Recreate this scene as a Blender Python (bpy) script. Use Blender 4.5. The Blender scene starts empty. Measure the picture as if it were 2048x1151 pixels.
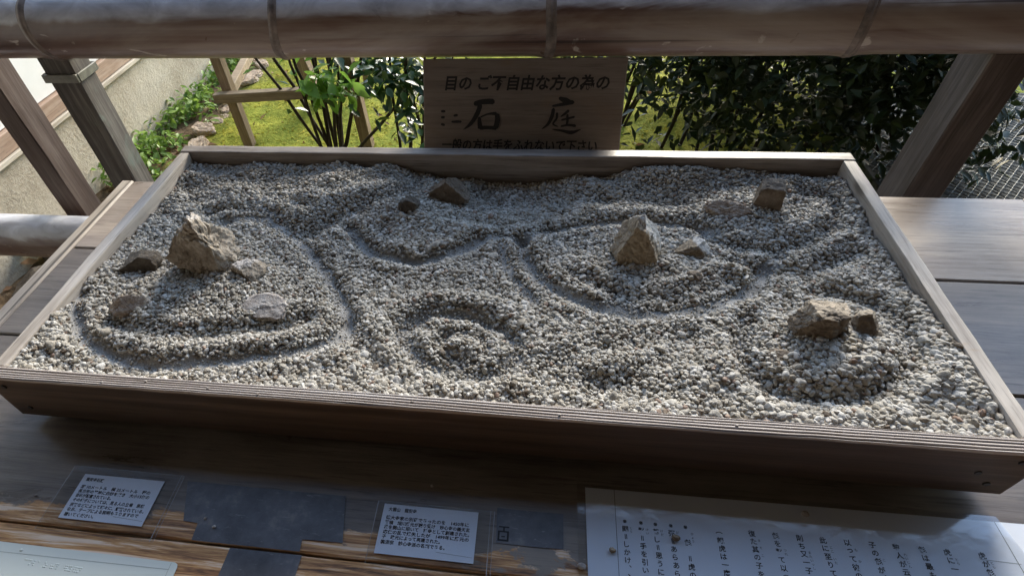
import bpy, bmesh, math, random
import numpy as np
from mathutils import Vector, Matrix, noise

# ---------------------------------------------------------------- camera, world, sun, exposure
S = bpy.context.scene
COL = S.collection
R = math.radians
cd = bpy.data.cameras.new('camera'); cam = bpy.data.objects.new('camera', cd); COL.objects.link(cam)
cd.sensor_fit = 'HORIZONTAL'; cd.sensor_width = 36.0; cd.lens = 1.0874 / 2.048 * 36.0
cd.shift_x = 0.1106 / 2.048; cd.shift_y = 0.0798 / 2.048
cd.clip_start = 0.02; cd.clip_end = 400
_r = Vector((0.9904, 0.1250, -0.0591)).normalized(); _w = Vector((-0.1278, 0.6637, -0.7370)).normalized()
_r = (_r - _w * _r.dot(_w)).normalized(); _u = _r.cross(_w)
cam.matrix_world = Matrix(((_r.x, _u.x, -_w.x, 0.0858), (_r.y, _u.y, -_w.y, -0.3621), (_r.z, _u.z, -_w.z, 0.5533), (0, 0, 0, 1)))
S.camera = cam

SUN_EL = 21.0
SUN_AZ = 15.0
world = bpy.data.worlds.new('World'); S.world = world; world.use_nodes = True
wn = world.node_tree; wn.nodes.clear()
sky = wn.nodes.new('ShaderNodeTexSky'); sky.sky_type = 'NISHITA'; sky.sun_disc = False
sky.sun_elevation = R(SUN_EL); sky.sun_rotation = R(SUN_AZ); sky.air_density = 1.0; sky.dust_density = 0.6; sky.ozone_density = 1.2
bg = wn.nodes.new('ShaderNodeBackground'); bg.inputs[1].default_value = 0.15
wo = wn.nodes.new('ShaderNodeOutputWorld'); wn.links.new(sky.outputs[0], bg.inputs[0]); wn.links.new(bg.outputs[0], wo.inputs[0])
ld = bpy.data.lights.new('sun', 'SUN'); ld.energy = 2.3; ld.angle = R(24); ld.color = (1.0, 0.92, 0.78)
sun = bpy.data.objects.new('sun', ld); COL.objects.link(sun)
sun.rotation_euler = Vector((-math.sin(R(SUN_AZ)) * math.cos(R(SUN_EL)), -math.cos(R(SUN_AZ)) * math.cos(R(SUN_EL)), -math.sin(R(SUN_EL)))).to_track_quat('-Z', 'Y').to_euler()
S.view_settings.view_transform = 'Standard'; S.view_settings.look = 'None'
S.view_settings.exposure = 2.03; S.view_settings.gamma = 1.0; S.view_settings.use_curve_mapping = False
S.render.engine = 'CYCLES'

random.seed(7); rng = np.random.default_rng(11)
TZ = -0.11          # bench top
BS = 0.9045         # things on the bench are laid out in a plan drawn at this scale
def BT(x, y): return (0.0858 + (x - 0.0858) * BS, -0.3621 + (y + 0.3621) * BS)
GZ = -0.90          # garden ground

# ---------------------------------------------------------------- helpers
def tag(o, label=None, cat=None, group=None, kind=None):
    if label: o['label'] = label
    if cat: o['category'] = cat
    if group: o['group'] = group
    if kind: o['kind'] = kind
    return o

def empty(name, loc=(0, 0, 0), rot=(0, 0, 0)):
    o = bpy.data.objects.new(name, None); COL.objects.link(o); o.location = loc; o.rotation_euler = rot
    o.empty_display_size = 0.05
    return o

def link(name, me, mat=None, parent=None):
    o = bpy.data.objects.new(name, me); COL.objects.link(o)
    if mat and not me.materials: me.materials.append(mat)
    if parent is not None: o.parent = parent
    return o

def mesh(name, v, f, mat=None, parent=None, smooth=False):
    me = bpy.data.meshes.new(name)
    me.from_pydata([tuple(map(float, p)) for p in v], [], [tuple(map(int, q)) for q in f]); me.update()
    if smooth: me.polygons.foreach_set('use_smooth', [True] * len(me.polygons))
    return link(name, me, mat, parent)

def from_bm(name, bm, mat=None, parent=None, smooth=False):
    me = bpy.data.meshes.new(name); bm.to_mesh(me); bm.free()
    if smooth: me.polygons.foreach_set('use_smooth', [True] * len(me.polygons))
    return link(name, me, mat, parent)

def box(name, x0, x1, y0, y1, z0, z1, mat, parent=None, bevel=0.002, wob=0.0, seg=1, cuts=0, axis=0, seed=0):
    """bevelled board; cuts/wob make its edges slightly uneven along the given axis"""
    bm = bmesh.new(); bmesh.ops.create_cube(bm, size=1.0)
    for v in bm.verts:
        v.co = Vector(((x0 + x1) / 2 + v.co.x * (x1 - x0), (y0 + y1) / 2 + v.co.y * (y1 - y0), (z0 + z1) / 2 + v.co.z * (z1 - z0)))
    if cuts:
        ed = [e for e in bm.edges if abs((e.verts[0].co - e.verts[1].co).normalized()[axis]) > 0.9]
        bmesh.ops.subdivide_edges(bm, edges=ed, cuts=cuts)
    if bevel > 0:
        ed = [e for e in bm.edges if len(e.link_faces) == 2 and e.calc_face_angle(0) > 0.5]
        bmesh.ops.bevel(bm, geom=ed, offset=bevel, segments=seg, affect='EDGES', profile=0.6)
    if wob:
        for v in bm.verts:
            p = v.co * 9 + Vector((seed * 3.7, seed, 1.3))
            n = noise.noise_vector(p) * wob + noise.noise_vector(p * 4) * wob * 0.4
            n[axis] *= 0.3; v.co += n
    return from_bm(name, bm, mat, parent)

def tube(pts, rad, n=8, cap=True):
    """points, radii -> verts, faces"""
    V = []; F = []; pts = [Vector(p) for p in pts]
    for i, p in enumerate(pts):
        t = (pts[min(i + 1, len(pts) - 1)] - pts[max(i - 1, 0)]).normalized()
        a = t.cross(Vector((0, 0, 1)) if abs(t.z) < 0.9 else Vector((0, 1, 0))).normalized(); b = t.cross(a)
        r = rad[i] if hasattr(rad, '__len__') else rad
        for k in range(n):
            w = 2 * math.pi * k / n; V.append(p + (a * math.cos(w) + b * math.sin(w)) * r)
    for i in range(len(pts) - 1):
        for k in range(n):
            k2 = (k + 1) % n; F.append((i * n + k, i * n + k2, (i + 1) * n + k2, (i + 1) * n + k))
    if cap:
        F.append(tuple(range(n))); F.append(tuple(range((len(pts) - 1) * n, len(pts) * n))[::-1])
    return V, F

# ---------------------------------------------------------------- materials
class NT:
    def __init__(s, name):
        s.m = bpy.data.materials.new(name); s.m.use_nodes = True; s.t = s.m.node_tree; s.t.nodes.clear()
        s.out = s.n('ShaderNodeOutputMaterial'); s.b = s.n('ShaderNodeBsdfPrincipled'); s.l(s.b.outputs[0], s.out.inputs[0])
    def n(s, k, **kw):
        o = s.t.nodes.new(k)
        for a, v in kw.items(): setattr(o, a, v)
        return o
    def l(s, a, b): s.t.links.new(a, b)
    def coord(s, scale=(1, 1, 1), rnd=True, which='Object'):
        c = s.n('ShaderNodeTexCoord'); m = s.n('ShaderNodeMapping'); m.inputs['Scale'].default_value = scale
        src = c.outputs[which]
        if rnd:
            oi = s.n('ShaderNodeObjectInfo'); mu = s.n('ShaderNodeMath', operation='MULTIPLY'); mu.inputs[1].default_value = 7.3
            s.l(oi.outputs['Random'], mu.inputs[0]); ad = s.n('ShaderNodeVectorMath', operation='ADD')
            s.l(src, ad.inputs[0]); s.l(mu.outputs[0], ad.inputs[1]); src = ad.outputs[0]
        s.l(src, m.inputs['Vector']); return m.outputs[0]
    def noise(s, vec, scale=1, detail=5, rough=0.6, dist=0.0):
        t = s.n('ShaderNodeTexNoise'); t.inputs['Scale'].default_value = scale; t.inputs['Detail'].default_value = detail
        t.inputs['Roughness'].default_value = rough; t.inputs['Distortion'].default_value = dist; s.l(vec, t.inputs['Vector']); return t.outputs['Fac']
    def ramp(s, fac, stops):
        r = s.n('ShaderNodeValToRGB'); e = r.color_ramp.elements
        while len(e) < len(stops): e.new(0.5)
        for q, (p, c) in zip(e, stops): q.position = p; q.color = (*c, 1) if len(c) == 3 else c
        s.l(fac, r.inputs[0]); return r.outputs[0]
    def mix(s, fac, a, b, mode='MIX'):
        m = s.n('ShaderNodeMix', data_type='RGBA', blend_type=mode)
        for val, i in ((fac, 0), (a, 6), (b, 7)):
            if hasattr(val, 'is_linked'): s.l(val, m.inputs[i])
            elif isinstance(val, (int, float)): m.inputs[i].default_value = val
            else: m.inputs[i].default_value = (*val, 1)
        return m.outputs[2]
    def math(s, op, a, b=0.0, c=None):
        m = s.n('ShaderNodeMath', operation=op)
        for i, v in enumerate((a, b) if c is None else (a, b, c)):
            if hasattr(v, 'is_linked'): s.l(v, m.inputs[i])
            else: m.inputs[i].default_value = v
        return m.outputs[0]
    def step(s, v, lo, hi):
        m = s.n('ShaderNodeMapRange', interpolation_type='SMOOTHSTEP'); s.l(v, m.inputs[0])
        m.inputs[1].default_value = lo; m.inputs[2].default_value = hi; return m.outputs[0]
    def bump(s, h, strength=0.3, dist=0.002, prev=None):
        b = s.n('ShaderNodeBump'); b.inputs['Strength'].default_value = strength; b.inputs['Distance'].default_value = dist
        s.l(h, b.inputs['Height'])
        if prev is not None: s.l(prev, b.inputs['Normal'])
        return b.outputs[0]
    def set(s, color=None, rough=None, normal=None, **kw):
        for k, v in (('Base Color', color), ('Roughness', rough), ('Normal', normal)):
            if v is None: continue
            if hasattr(v, 'is_linked'): s.l(v, s.b.inputs[k])
            elif isinstance(v, (int, float)): s.b.inputs[k].default_value = v
            else: s.b.inputs[k].default_value = (*v, 1)
        for k, v in kw.items(): s.b.inputs[k.replace('_', ' ')].default_value = v
        return s.m

def wood(name, dark, mid, light, axis=0, rough=0.6, fibre=90, bumps=0.35, blotch=None, spec=0.4):
    t = NT(name)
    sc = [fibre, fibre, fibre]; sc[axis] = 4.0
    v = t.coord(sc); f1 = t.noise(v, 1.0, 6, 0.65, 0.3)
    sc2 = [18, 18, 18]; sc2[axis] = 2.0
    f2 = t.noise(t.coord(sc2), 1.0, 4, 0.55, 0.6)
    f3 = t.noise(t.coord((6, 6, 6)), 1.0, 4, 0.6)
    g = t.math('ADD', t.math('MULTIPLY', f1, 0.45), t.math('ADD', t.math('MULTIPLY', f2, 0.4), t.math('MULTIPLY', f3, 0.25)))
    c = t.ramp(g, [(0.38, dark), (0.52, mid), (0.68, light)])
    ps_ = [240, 240, 240]; ps_[axis] = 11
    f4 = t.noise(t.coord(ps_), 1.0, 4, 0.7); c = t.mix(t.math('MULTIPLY', t.step(f4, 0.52, 0.70), 0.55), c, tuple(x * 0.6 for x in dark)); c = t.mix(t.math('MULTIPLY', t.math('SUBTRACT', 1.0, t.step(f4, 0.30, 0.44)), 0.35), c, tuple(min(1, x * 1.25) for x in light))
    cs = [55, 55, 55]; cs[axis] = 0.7
    ck = t.noise(t.coord(cs), 1.0, 2, 0.4, 0.15); c = t.mix(t.math('MULTIPLY', t.step(ck, 0.685, 0.72), 0.8), c, tuple(x * 0.35 for x in dark))
    kn = t.n('ShaderNodeTexVoronoi'); ks = [7, 7, 7]; ks[axis] = 3.2; t.l(t.coord(ks), kn.inputs['Vector']); kn.inputs['Scale'].default_value = 1.0
    c = t.mix(t.math('MULTIPLY', t.math('SUBTRACT', 1.0, t.step(kn.outputs['Distance'], 0.03, 0.11)), 0.8), c, tuple(x * 0.5 for x in dark))
    if blotch:
        col, lo, hi = blotch
        c = t.mix(t.step(t.noise(t.coord((5, 9, 9)), 1.0, 7, 0.7, 0.5), lo, hi), c, col)
    rr = t.math('ADD', t.math('MULTIPLY', f2, 0.3), rough - 0.15)
    nb = t.bump(f1, bumps, 0.0015); nb = t.bump(f2, bumps * 0.5, 0.003, nb)
    return t.set(c, rr, nb, Specular_IOR_Level=spec)

M = {}
M['rim'] = wood('weathered_rim_wood_x', (0.085, 0.065, 0.052), (0.21, 0.175, 0.148), (0.37, 0.33, 0.295), 0, 0.45)
M['rimy'] = wood('weathered_rim_wood_y', (0.19, 0.15, 0.115), (0.41, 0.355, 0.295), (0.58, 0.525, 0.46), 1, 0.5, blotch=((0.34, 0.24, 0.15), 0.60, 0.74))
M['plinth'] = wood('dark_plinth_wood', (0.025, 0.017, 0.014), (0.04, 0.028, 0.023), (0.06, 0.042, 0.034), 0, 0.6)
M['postz'] = wood('weathered_post_wood', (0.03, 0.02, 0.016), (0.064, 0.046, 0.037), (0.125, 0.10, 0.085), 2, 0.7)
M['postgrey'] = wood('silvered_post_wood', (0.035, 0.028, 0.022), (0.08, 0.067, 0.055), (0.18, 0.165, 0.14), 2, 0.7, blotch=((0.15, 0.185, 0.15), 0.55, 0.75))
M['postbrown'] = wood('brown_post_wood', (0.05, 0.031, 0.024), (0.098, 0.066, 0.052), (0.16, 0.122, 0.10), 2, 0.7)
M['stakez'] = wood('garden_stake_wood', (0.10, 0.065, 0.04), (0.19, 0.135, 0.085), (0.30, 0.23, 0.15), 2, 0.8)
M['stakex'] = wood('garden_rail_wood', (0.10, 0.07, 0.045), (0.20, 0.15, 0.10), (0.33, 0.27, 0.19), 0, 0.8)
M['sign'] = wood('sign_board_wood', (0.12, 0.098, 0.084), (0.175, 0.145, 0.126), (0.225, 0.19, 0.167), 0, 0.75, fibre=60, bumps=0.15, blotch=((0.18, 0.13, 0.092), 0.55, 0.75))
M['sill'] = wood('temple_sill_wood', (0.20, 0.13, 0.09), (0.32, 0.22, 0.16), (0.42, 0.32, 0.25), 1, 0.75)
M['strip'] = wood('pale_drip_strip', (0.35, 0.30, 0.24), (0.5, 0.45, 0.37), (0.62, 0.57, 0.48), 1, 0.75)
M['floor'] = wood('veranda_floor_wood', (0.04, 0.028, 0.022), (0.075, 0.055, 0.045), (0.12, 0.095, 0.078), 0, 0.55)
M['roof'] = wood('eave_board_wood', (0.05, 0.035, 0.028), (0.09, 0.066, 0.05), (0.14, 0.105, 0.08), 1, 0.8)

def bench_mat(name, k):
    t = NT(name)
    pos = t.coord((1, 1, 1), rnd=False)
    sx = t.n('ShaderNodeSeparateXYZ'); t.l(pos, sx.inputs[0])
    f1 = t.noise(t.coord((4.0, 110, 110)), 1, 6, 0.7, 0.3); f2 = t.noise(t.coord((2.6, 13, 13)), 1, 7, 0.68, 1.0)
    f3 = t.noise(t.coord((3, 7, 7)), 1, 6, 0.65, 0.4)
    g = t.math('ADD', t.math('MULTIPLY', f1, 0.35), t.math('ADD', t.math('MULTIPLY', f2, 0.35), t.math('MULTIPLY', f3, 0.4)))
    c = t.ramp(g, [(p, tuple(q * k for q in col)) for p, col in ((0.36, (0.11, 0.085, 0.075)), (0.48, (0.29, 0.235, 0.195)), (0.58, (0.44, 0.37, 0.315)), (0.72, (0.62, 0.52, 0.42)))])
    f6 = t.noise(t.coord((12, 230, 230)), 1, 4, 0.7); c = t.mix(t.math('MULTIPLY', t.step(f6, 0.54, 0.70), 0.5), c, (0.035 * k, 0.028 * k, 0.025 * k)); c = t.mix(t.math('MULTIPLY', t.step(t.noise(t.coord((30, 45, 45)), 1, 5, 0.75, 1.2), 0.60, 0.72), 0.30), c, (0.55 * k, 0.50 * k, 0.46 * k))
    # stripped bare, orange-brown strips where tape has been pulled off along the front of the bench
    near = t.math('SUBTRACT', 1.0, t.step(sx.outputs[1], -0.15, -0.095))
    wn_ = t.noise(t.coord((9, 26, 26), rnd=False), 1, 6, 0.72, 0.4)
    wear = t.step(t.math('ADD', wn_, t.math('MULTIPLY', near, 0.27)), 0.60, 0.67)
    front = t.math('SUBTRACT', 1.0, t.step(sx.outputs[1], -0.115, -0.085))
    wear = t.math('MULTIPLY', wear, front)
    f4 = t.noise(t.coord((7, 120, 120)), 1, 5, 0.7, 0.5)
    oc = t.ramp(f4, [(0.34, (0.08, 0.04, 0.022)), (0.44, (0.30, 0.14, 0.055)), (0.53, (0.52, 0.28, 0.11)), (0.63, (0.70, 0.55, 0.42))])
    c = t.mix(wear, c, oc)
    rr = t.math('ADD', t.math('MULTIPLY', wear, 0.15), t.math('ADD', t.math('MULTIPLY', f2, 0.30), 0.16))
    nb = t.bump(f1, 0.25, 0.0015); nb = t.bump(f4, 0.2, 0.001, nb)
    return t.set(c, rr, nb, Specular_IOR_Level=0.5)
M['bench'] = bench_mat('worn_varnished_bench_wood', 0.42); M['bench_pale'] = bench_mat('bleached_bench_wood', 0.68)
M['batten'] = wood('pale_bench_batten', (0.16, 0.13, 0.10), (0.34, 0.29, 0.24), (0.48, 0.43, 0.37), 1, 0.5)

def front_board_mat():
    t = NT('front_board_raised_grain_wood')
    sx = t.n('ShaderNodeSeparateXYZ'); t.l(t.coord((1, 1, 1), rnd=False), sx.inputs[0])
    f1 = t.noise(t.coord((2.5, 110, 90)), 1, 6, 0.65, 0.3); f2 = t.noise(t.coord((1.2, 30, 22)), 1, 5, 0.6, 0.5)
    side = t.ramp(t.math('ADD', t.math('MULTIPLY', f1, 0.45), t.math('MULTIPLY', f2, 0.55)),
                  [(0.34, (0.03, 0.019, 0.013)), (0.5, (0.075, 0.049, 0.033)), (0.66, (0.14, 0.095, 0.067))])
    top = t.ramp(t.math('ADD', t.math('MULTIPLY', f1, 0.6), t.math('MULTIPLY', f2, 0.4)),
                 [(0.36, (0.26, 0.21, 0.18)), (0.5, (0.50, 0.44, 0.40)), (0.64, (0.64, 0.59, 0.55))])
    # winter grain stands proud and pale, the grooves between are coloured darker
    at = t.n('ShaderNodeAttribute', attribute_name='groove')
    groove_dark = t.step(at.outputs['Fac'], 0.25, 0.7)
    top = t.mix(groove_dark, top, (0.06, 0.045, 0.04))
    geo = t.n('ShaderNodeNewGeometry'); ng = t.n('ShaderNodeSeparateXYZ'); t.l(geo.outputs['Normal'], ng.inputs[0])
    istop = t.step(sx.outputs[2], -0.006, -0.003)
    c = t.mix(istop, side, top)
    nail = None
    nb = t.bump(f1, 0.4, 0.0015); nb = t.bump(f2, 0.3, 0.002, nb)
    return t.set(c, 0.65, nb, Specular_IOR_Level=0.35)
M['front'] = front_board_mat()

def bamboo_mat(name, shift=0.0, lim=0.026):
    t = NT(name)
    v = t.coord((1.3, 60, 60), rnd=True); f1 = t.noise(v, 1, 5, 0.6, 0.2)
    f2 = t.noise(t.coord((1.6, 7, 7)), 1, 5, 0.65, 0.8); f3 = t.noise(t.coord((13, 22, 22)), 1, 4, 0.6, 0.8); f5 = t.noise(t.coord((30, 60, 60)), 1, 4, 0.7)
    sx = t.n('ShaderNodeSeparateXYZ'); t.l(t.coord((1, 1, 1), rnd=False), sx.inputs[0])
    # the stem is redder and darker towards one end, grey and lichen-spotted towards the other
    gr = t.math('MULTIPLY', t.step(sx.outputs[0], -0.75, 0.05), 0.07)
    m = t.math('ADD', t.math('ADD', t.math('MULTIPLY', f1, 0.30), t.math('MULTIPLY', f2, 0.70)), t.math('ADD', gr, shift))
    c = t.ramp(m, [(0.38, (0.075, 0.038, 0.029)), (0.50, (0.15, 0.092, 0.072)), (0.59, (0.24, 0.19, 0.16)), (0.72, (0.34, 0.295, 0.26)), (0.87, (0.5, 0.47, 0.44))])
    c = t.mix(t.math('MULTIPLY', t.step(t.math('ADD', f3, t.math('MULTIPLY', f5, 0.12)), 0.68, 0.74), 0.8), c, (0.50, 0.45, 0.40))
    up = t.step(t.math('ADD', sx.outputs[2], t.math('MULTIPLY', t.math('SUBTRACT', f2, 0.5), 0.06)), lim, lim + 0.012)  # pale blue-grey upper band paints the sky highlight into the colour
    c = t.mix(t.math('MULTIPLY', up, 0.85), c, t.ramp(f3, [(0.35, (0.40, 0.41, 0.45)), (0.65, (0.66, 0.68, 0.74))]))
    st = t.noise(t.coord((0.5, 42, 42)), 1, 3, 0.5)
    c = t.mix(t.math('MULTIPLY', t.step(st, 0.64, 0.68), 0.75), c, (0.035, 0.022, 0.018))
    r = t.math('ADD', t.math('MULTIPLY', f3, 0.30), 0.18)
    return t.set(c, r, t.bump(f1, 0.2, 0.002), Specular_IOR_Level=0.6)
M['bamboo'] = bamboo_mat('old_bamboo'); M['bamboo_pale'] = bamboo_mat('sky_sheen_bamboo', -0.03, 0.034)

def pebble_mat():
    t = NT('pebble_stone')
    a = t.n('ShaderNodeAttribute', attribute_name='tone'); a.attribute_type = 'INSTANCER'
    n = t.noise(t.coord((1, 1, 1), rnd=True), 2.5, 3, 0.6)
    v = t.math('ADD', a.outputs['Fac'], t.math('MULTIPLY', t.math('SUBTRACT', n, 0.5), 0.12))
    c = t.ramp(v, [(0.0, (0.06, 0.047, 0.035)), (0.06, (0.17, 0.125, 0.085)), (0.16, (0.25, 0.215, 0.165)), (0.40, (0.32, 0.288, 0.235)), (0.7, (0.405, 0.378, 0.328)), (0.93, (0.53, 0.51, 0.47)), (1.0, (0.26, 0.175, 0.125))])
    return t.set(c, 0.65, t.bump(n, 0.15, 0.05), Specular_IOR_Level=0.35)
M['pebble'] = pebble_mat()

def sand_mat():
    t = NT('fine_grey_sand')
    n = t.noise(t.coord((1, 1, 1), rnd=False), 420, 4, 0.75); n2 = t.noise(t.coord((1, 1, 1), rnd=False), 30, 4, 0.6)
    c = t.ramp(t.math('ADD', t.math('MULTIPLY', n, 0.7), t.math('MULTIPLY', n2, 0.3)), [(0.32, (0.18, 0.165, 0.145)), (0.5, (0.34, 0.33, 0.31)), (0.68, (0.50, 0.48, 0.45))])
    return t.set(c, 0.85, t.bump(n, 0.9, 0.002), Specular_IOR_Level=0.2)
M['sand'] = sand_mat()

def rock_mat(name, dark, mid, light, side_col=None, cdir=(0, 0, 1), cthr=0.4, sc=14):
    t = NT(name)
    v = t.coord((1, 1, 1), rnd=True); a = t.noise(v, sc, 7, 0.7, 0.6); b = t.noise(v, sc * 4.5, 5, 0.7, 0.2); d = t.noise(v, sc * 16, 3, 0.7)
    g = t.math('ADD', t.math('MULTIPLY', a, 0.5), t.math('ADD', t.math('MULTIPLY', b, 0.35), t.math('MULTIPLY', d, 0.15)))
    c = t.ramp(g, [(0.36, dark), (0.48, mid), (0.62, light)])
    if side_col:
        dp = t.n('ShaderNodeVectorMath', operation='DOT_PRODUCT'); tc = t.n('ShaderNodeTexCoord'); t.l(tc.outputs['Generated'], dp.inputs[0]); dp.inputs[1].default_value = cdir
        m = t.step(t.math('ADD', dp.outputs['Value'], t.math('MULTIPLY', t.math('SUBTRACT', a, 0.5), 0.8)), cthr - 0.04, cthr + 0.06)  # blends to the second colour towards cdir, edge broken by noise
        c = t.mix(m, c, t.ramp(b, [(0.3, tuple(x * 0.6 for x in side_col)), (0.6, side_col)]))
    nb = t.bump(a, 0.6, 0.012); nb = t.bump(b, 0.6, 0.004, nb); nb = t.bump(d, 0.5, 0.0012, nb)
    return t.set(c, 0.8, nb, Specular_IOR_Level=0.3)
M['rock_brown'] = rock_mat('brown_quartzite', (0.13, 0.10, 0.075), (0.30, 0.255, 0.20), (0.48, 0.43, 0.36), (0.62, 0.57, 0.52), (-0.35, 0.5, 0.75), 0.66, sc=20)
M['rock_white'] = rock_mat('white_capped_stone', (0.13, 0.10, 0.065), (0.27, 0.215, 0.15), (0.42, 0.36, 0.27), (0.62, 0.61, 0.58), (0.7, 0.3, 0.55), 0.98, sc=20)
M['rock_tan'] = rock_mat('tan_stone', (0.05, 0.037, 0.028), (0.145, 0.112, 0.08), (0.27, 0.22, 0.165), (0.44, 0.365, 0.275), (0.1, 0.5, 0.8), 0.98)
M['rock_cream'] = rock_mat('cream_rust_stone', (0.12, 0.085, 0.06), (0.33, 0.26, 0.20), (0.52, 0.47, 0.41), None, sc=20)
M['rock_pale'] = rock_mat('pale_pinkish_stone', (0.20, 0.155, 0.125), (0.34, 0.30, 0.27), (0.47, 0.44, 0.41), None, sc=22)
M['rock_dark'] = rock_mat('dark_brown_stone', (0.03, 0.024, 0.018), (0.075, 0.06, 0.045), (0.14, 0.12, 0.095), None)
M['rock_rust'] = rock_mat('reddish_brown_stone', (0.07, 0.05, 0.036), (0.15, 0.115, 0.082), (0.26, 0.212, 0.165), None)
M['edge_stone'] = rock_mat('garden_edge_stone', (0.20, 0.14, 0.09), (0.38, 0.29, 0.21), (0.52, 0.44, 0.35), None, sc=6)

def plain(name, col, rough=0.6, spec=0.4, alpha=None, nz=None):
    t = NT(name)
    if nz:
        s, amt = nz; n = t.noise(t.coord((1, 1, 1), rnd=True), s, 5, 0.65)
        c = t.mix(t.step(n, 0.3, 0.75), tuple(x * (1 - amt) for x in col), tuple(min(1, x * (1 + amt)) for x in col)); t.set(c)
        t.set(normal=t.bump(n, 0.15, 0.002))
    else: t.set(col)
    t.set(None, rough, None, Specular_IOR_Level=spec)
    if alpha is not None: t.b.inputs['Alpha'].default_value = alpha
    return t.m
M['ink'] = plain('brush_ink', (0.02, 0.019, 0.02), 0.6, 0.3)
M['print'] = plain('printed_black', (0.02, 0.02, 0.025), 0.6, 0.3)
M['paper'] = plain('white_paper', (0.76, 0.81, 0.90), 0.32, 0.6)
M['braille'] = plain('pale_green_plastic', (0.54, 0.59, 0.57), 0.35, 0.5)
M['line'] = plain('thin_ruled_line', (0.16, 0.19, 0.19), 0.6)
M['copper'] = plain('patinated_copper', (0.17, 0.165, 0.13), 0.45, 0.5, None, (40, 0.35))
M['plaster'] = plain('white_plaster', (0.78, 0.78, 0.76), 0.85, 0.2, None, (6, 0.04))
M['wallroom'] = plain('dark_room_boards', (0.045, 0.034, 0.027), 0.9, 0.2, None, (4, 0.06))
M['wire'] = plain('galvanised_wire', (0.20, 0.21, 0.205), 0.5)
M['slab'] = plain('grey_gravel_slab', (0.10, 0.105, 0.10), 0.85, 0.2, None, (40, 0.4))
M['node'] = plain('bamboo_node_ridge', (0.19, 0.155, 0.135), 0.5, 0.4, None, (30, 0.5))
M['bark'] = plain('dark_shrub_bark', (0.045, 0.036, 0.027), 0.85, 0.2, None, (30, 0.4))

def film_mat():
    t = NT('clear_plastic_film')
    n = t.noise(t.coord((1, 1, 1), rnd=True), 26, 4, 0.6); nb = t.bump(n, 0.10, 0.003)
    tr = t.n('ShaderNodeBsdfTransparent'); tr.inputs[0].default_value = (0.95, 0.96, 0.97, 1)
    gl = t.n('ShaderNodeBsdfGlossy'); gl.inputs['Roughness'].default_value = 0.10; t.l(nb, gl.inputs['Normal'])
    ge = t.n('ShaderNodeNewGeometry'); dp = t.n('ShaderNodeVectorMath', operation='DOT_PRODUCT'); t.l(ge.outputs['Incoming'], dp.inputs[0]); t.l(ge.outputs['Normal'], dp.inputs[1])
    sch = t.math('ADD', 0.17, t.math('MULTIPLY', t.math('POWER', t.math('SUBTRACT', 1.0, t.math('ABSOLUTE', dp.outputs['Value'])), 5.0), 0.9))
    mx = t.n('ShaderNodeMixShader'); t.l(sch, mx.inputs[0]); t.l(tr.outputs[0], mx.inputs[1]); t.l(gl.outputs[0], mx.inputs[2]); t.l(mx.outputs[0], t.out.inputs[0])
    return t.m
M['film'] = film_mat(); M['seam'] = plain('milky_plastic_seam', (0.72, 0.74, 0.78), 0.25, 0.6, 0.38)
def tape_mat():
    t = NT('dark_adhesive_film')
    n = t.noise(t.coord((1, 1, 1), rnd=True), 16, 6, 0.7); n2 = t.noise(t.coord((1, 4, 1), rnd=True), 45, 5, 0.7, 1.0)
    c = t.ramp(n, [(0.3, (0.05, 0.05, 0.055)), (0.55, (0.105, 0.105, 0.118)), (0.68, (0.20, 0.185, 0.175))])
    c = t.mix(t.step(n2, 0.60, 0.74), c, (0.26, 0.25, 0.25))
    return t.set(c, t.math('ADD', t.math('MULTIPLY', n2, 0.3), 0.18), t.bump(n, 0.1, 0.002), Specular_IOR_Level=0.55)
M['tape'] = tape_mat()

def concrete_mat():
    t = NT('rough_concrete_footing')
    v = t.coord((1, 1, 1), rnd=False); a = t.noise(v, 60, 6, 0.75); b = t.noise(v, 3, 4, 0.6); d = t.noise(v, 18, 4, 0.6)
    c = t.ramp(t.math('ADD', t.math('MULTIPLY', a, 0.5), t.math('MULTIPLY', b, 0.5)), [(0.36, (0.27, 0.23, 0.175)), (0.5, (0.43, 0.385, 0.31)), (0.64, (0.53, 0.49, 0.41))])
    nb = t.bump(a, 0.8, 0.006); nb = t.bump(d, 0.4, 0.01, nb)
    return t.set(c, 0.9, nb, Specular_IOR_Level=0.2)
M['concrete'] = concrete_mat()

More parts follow.
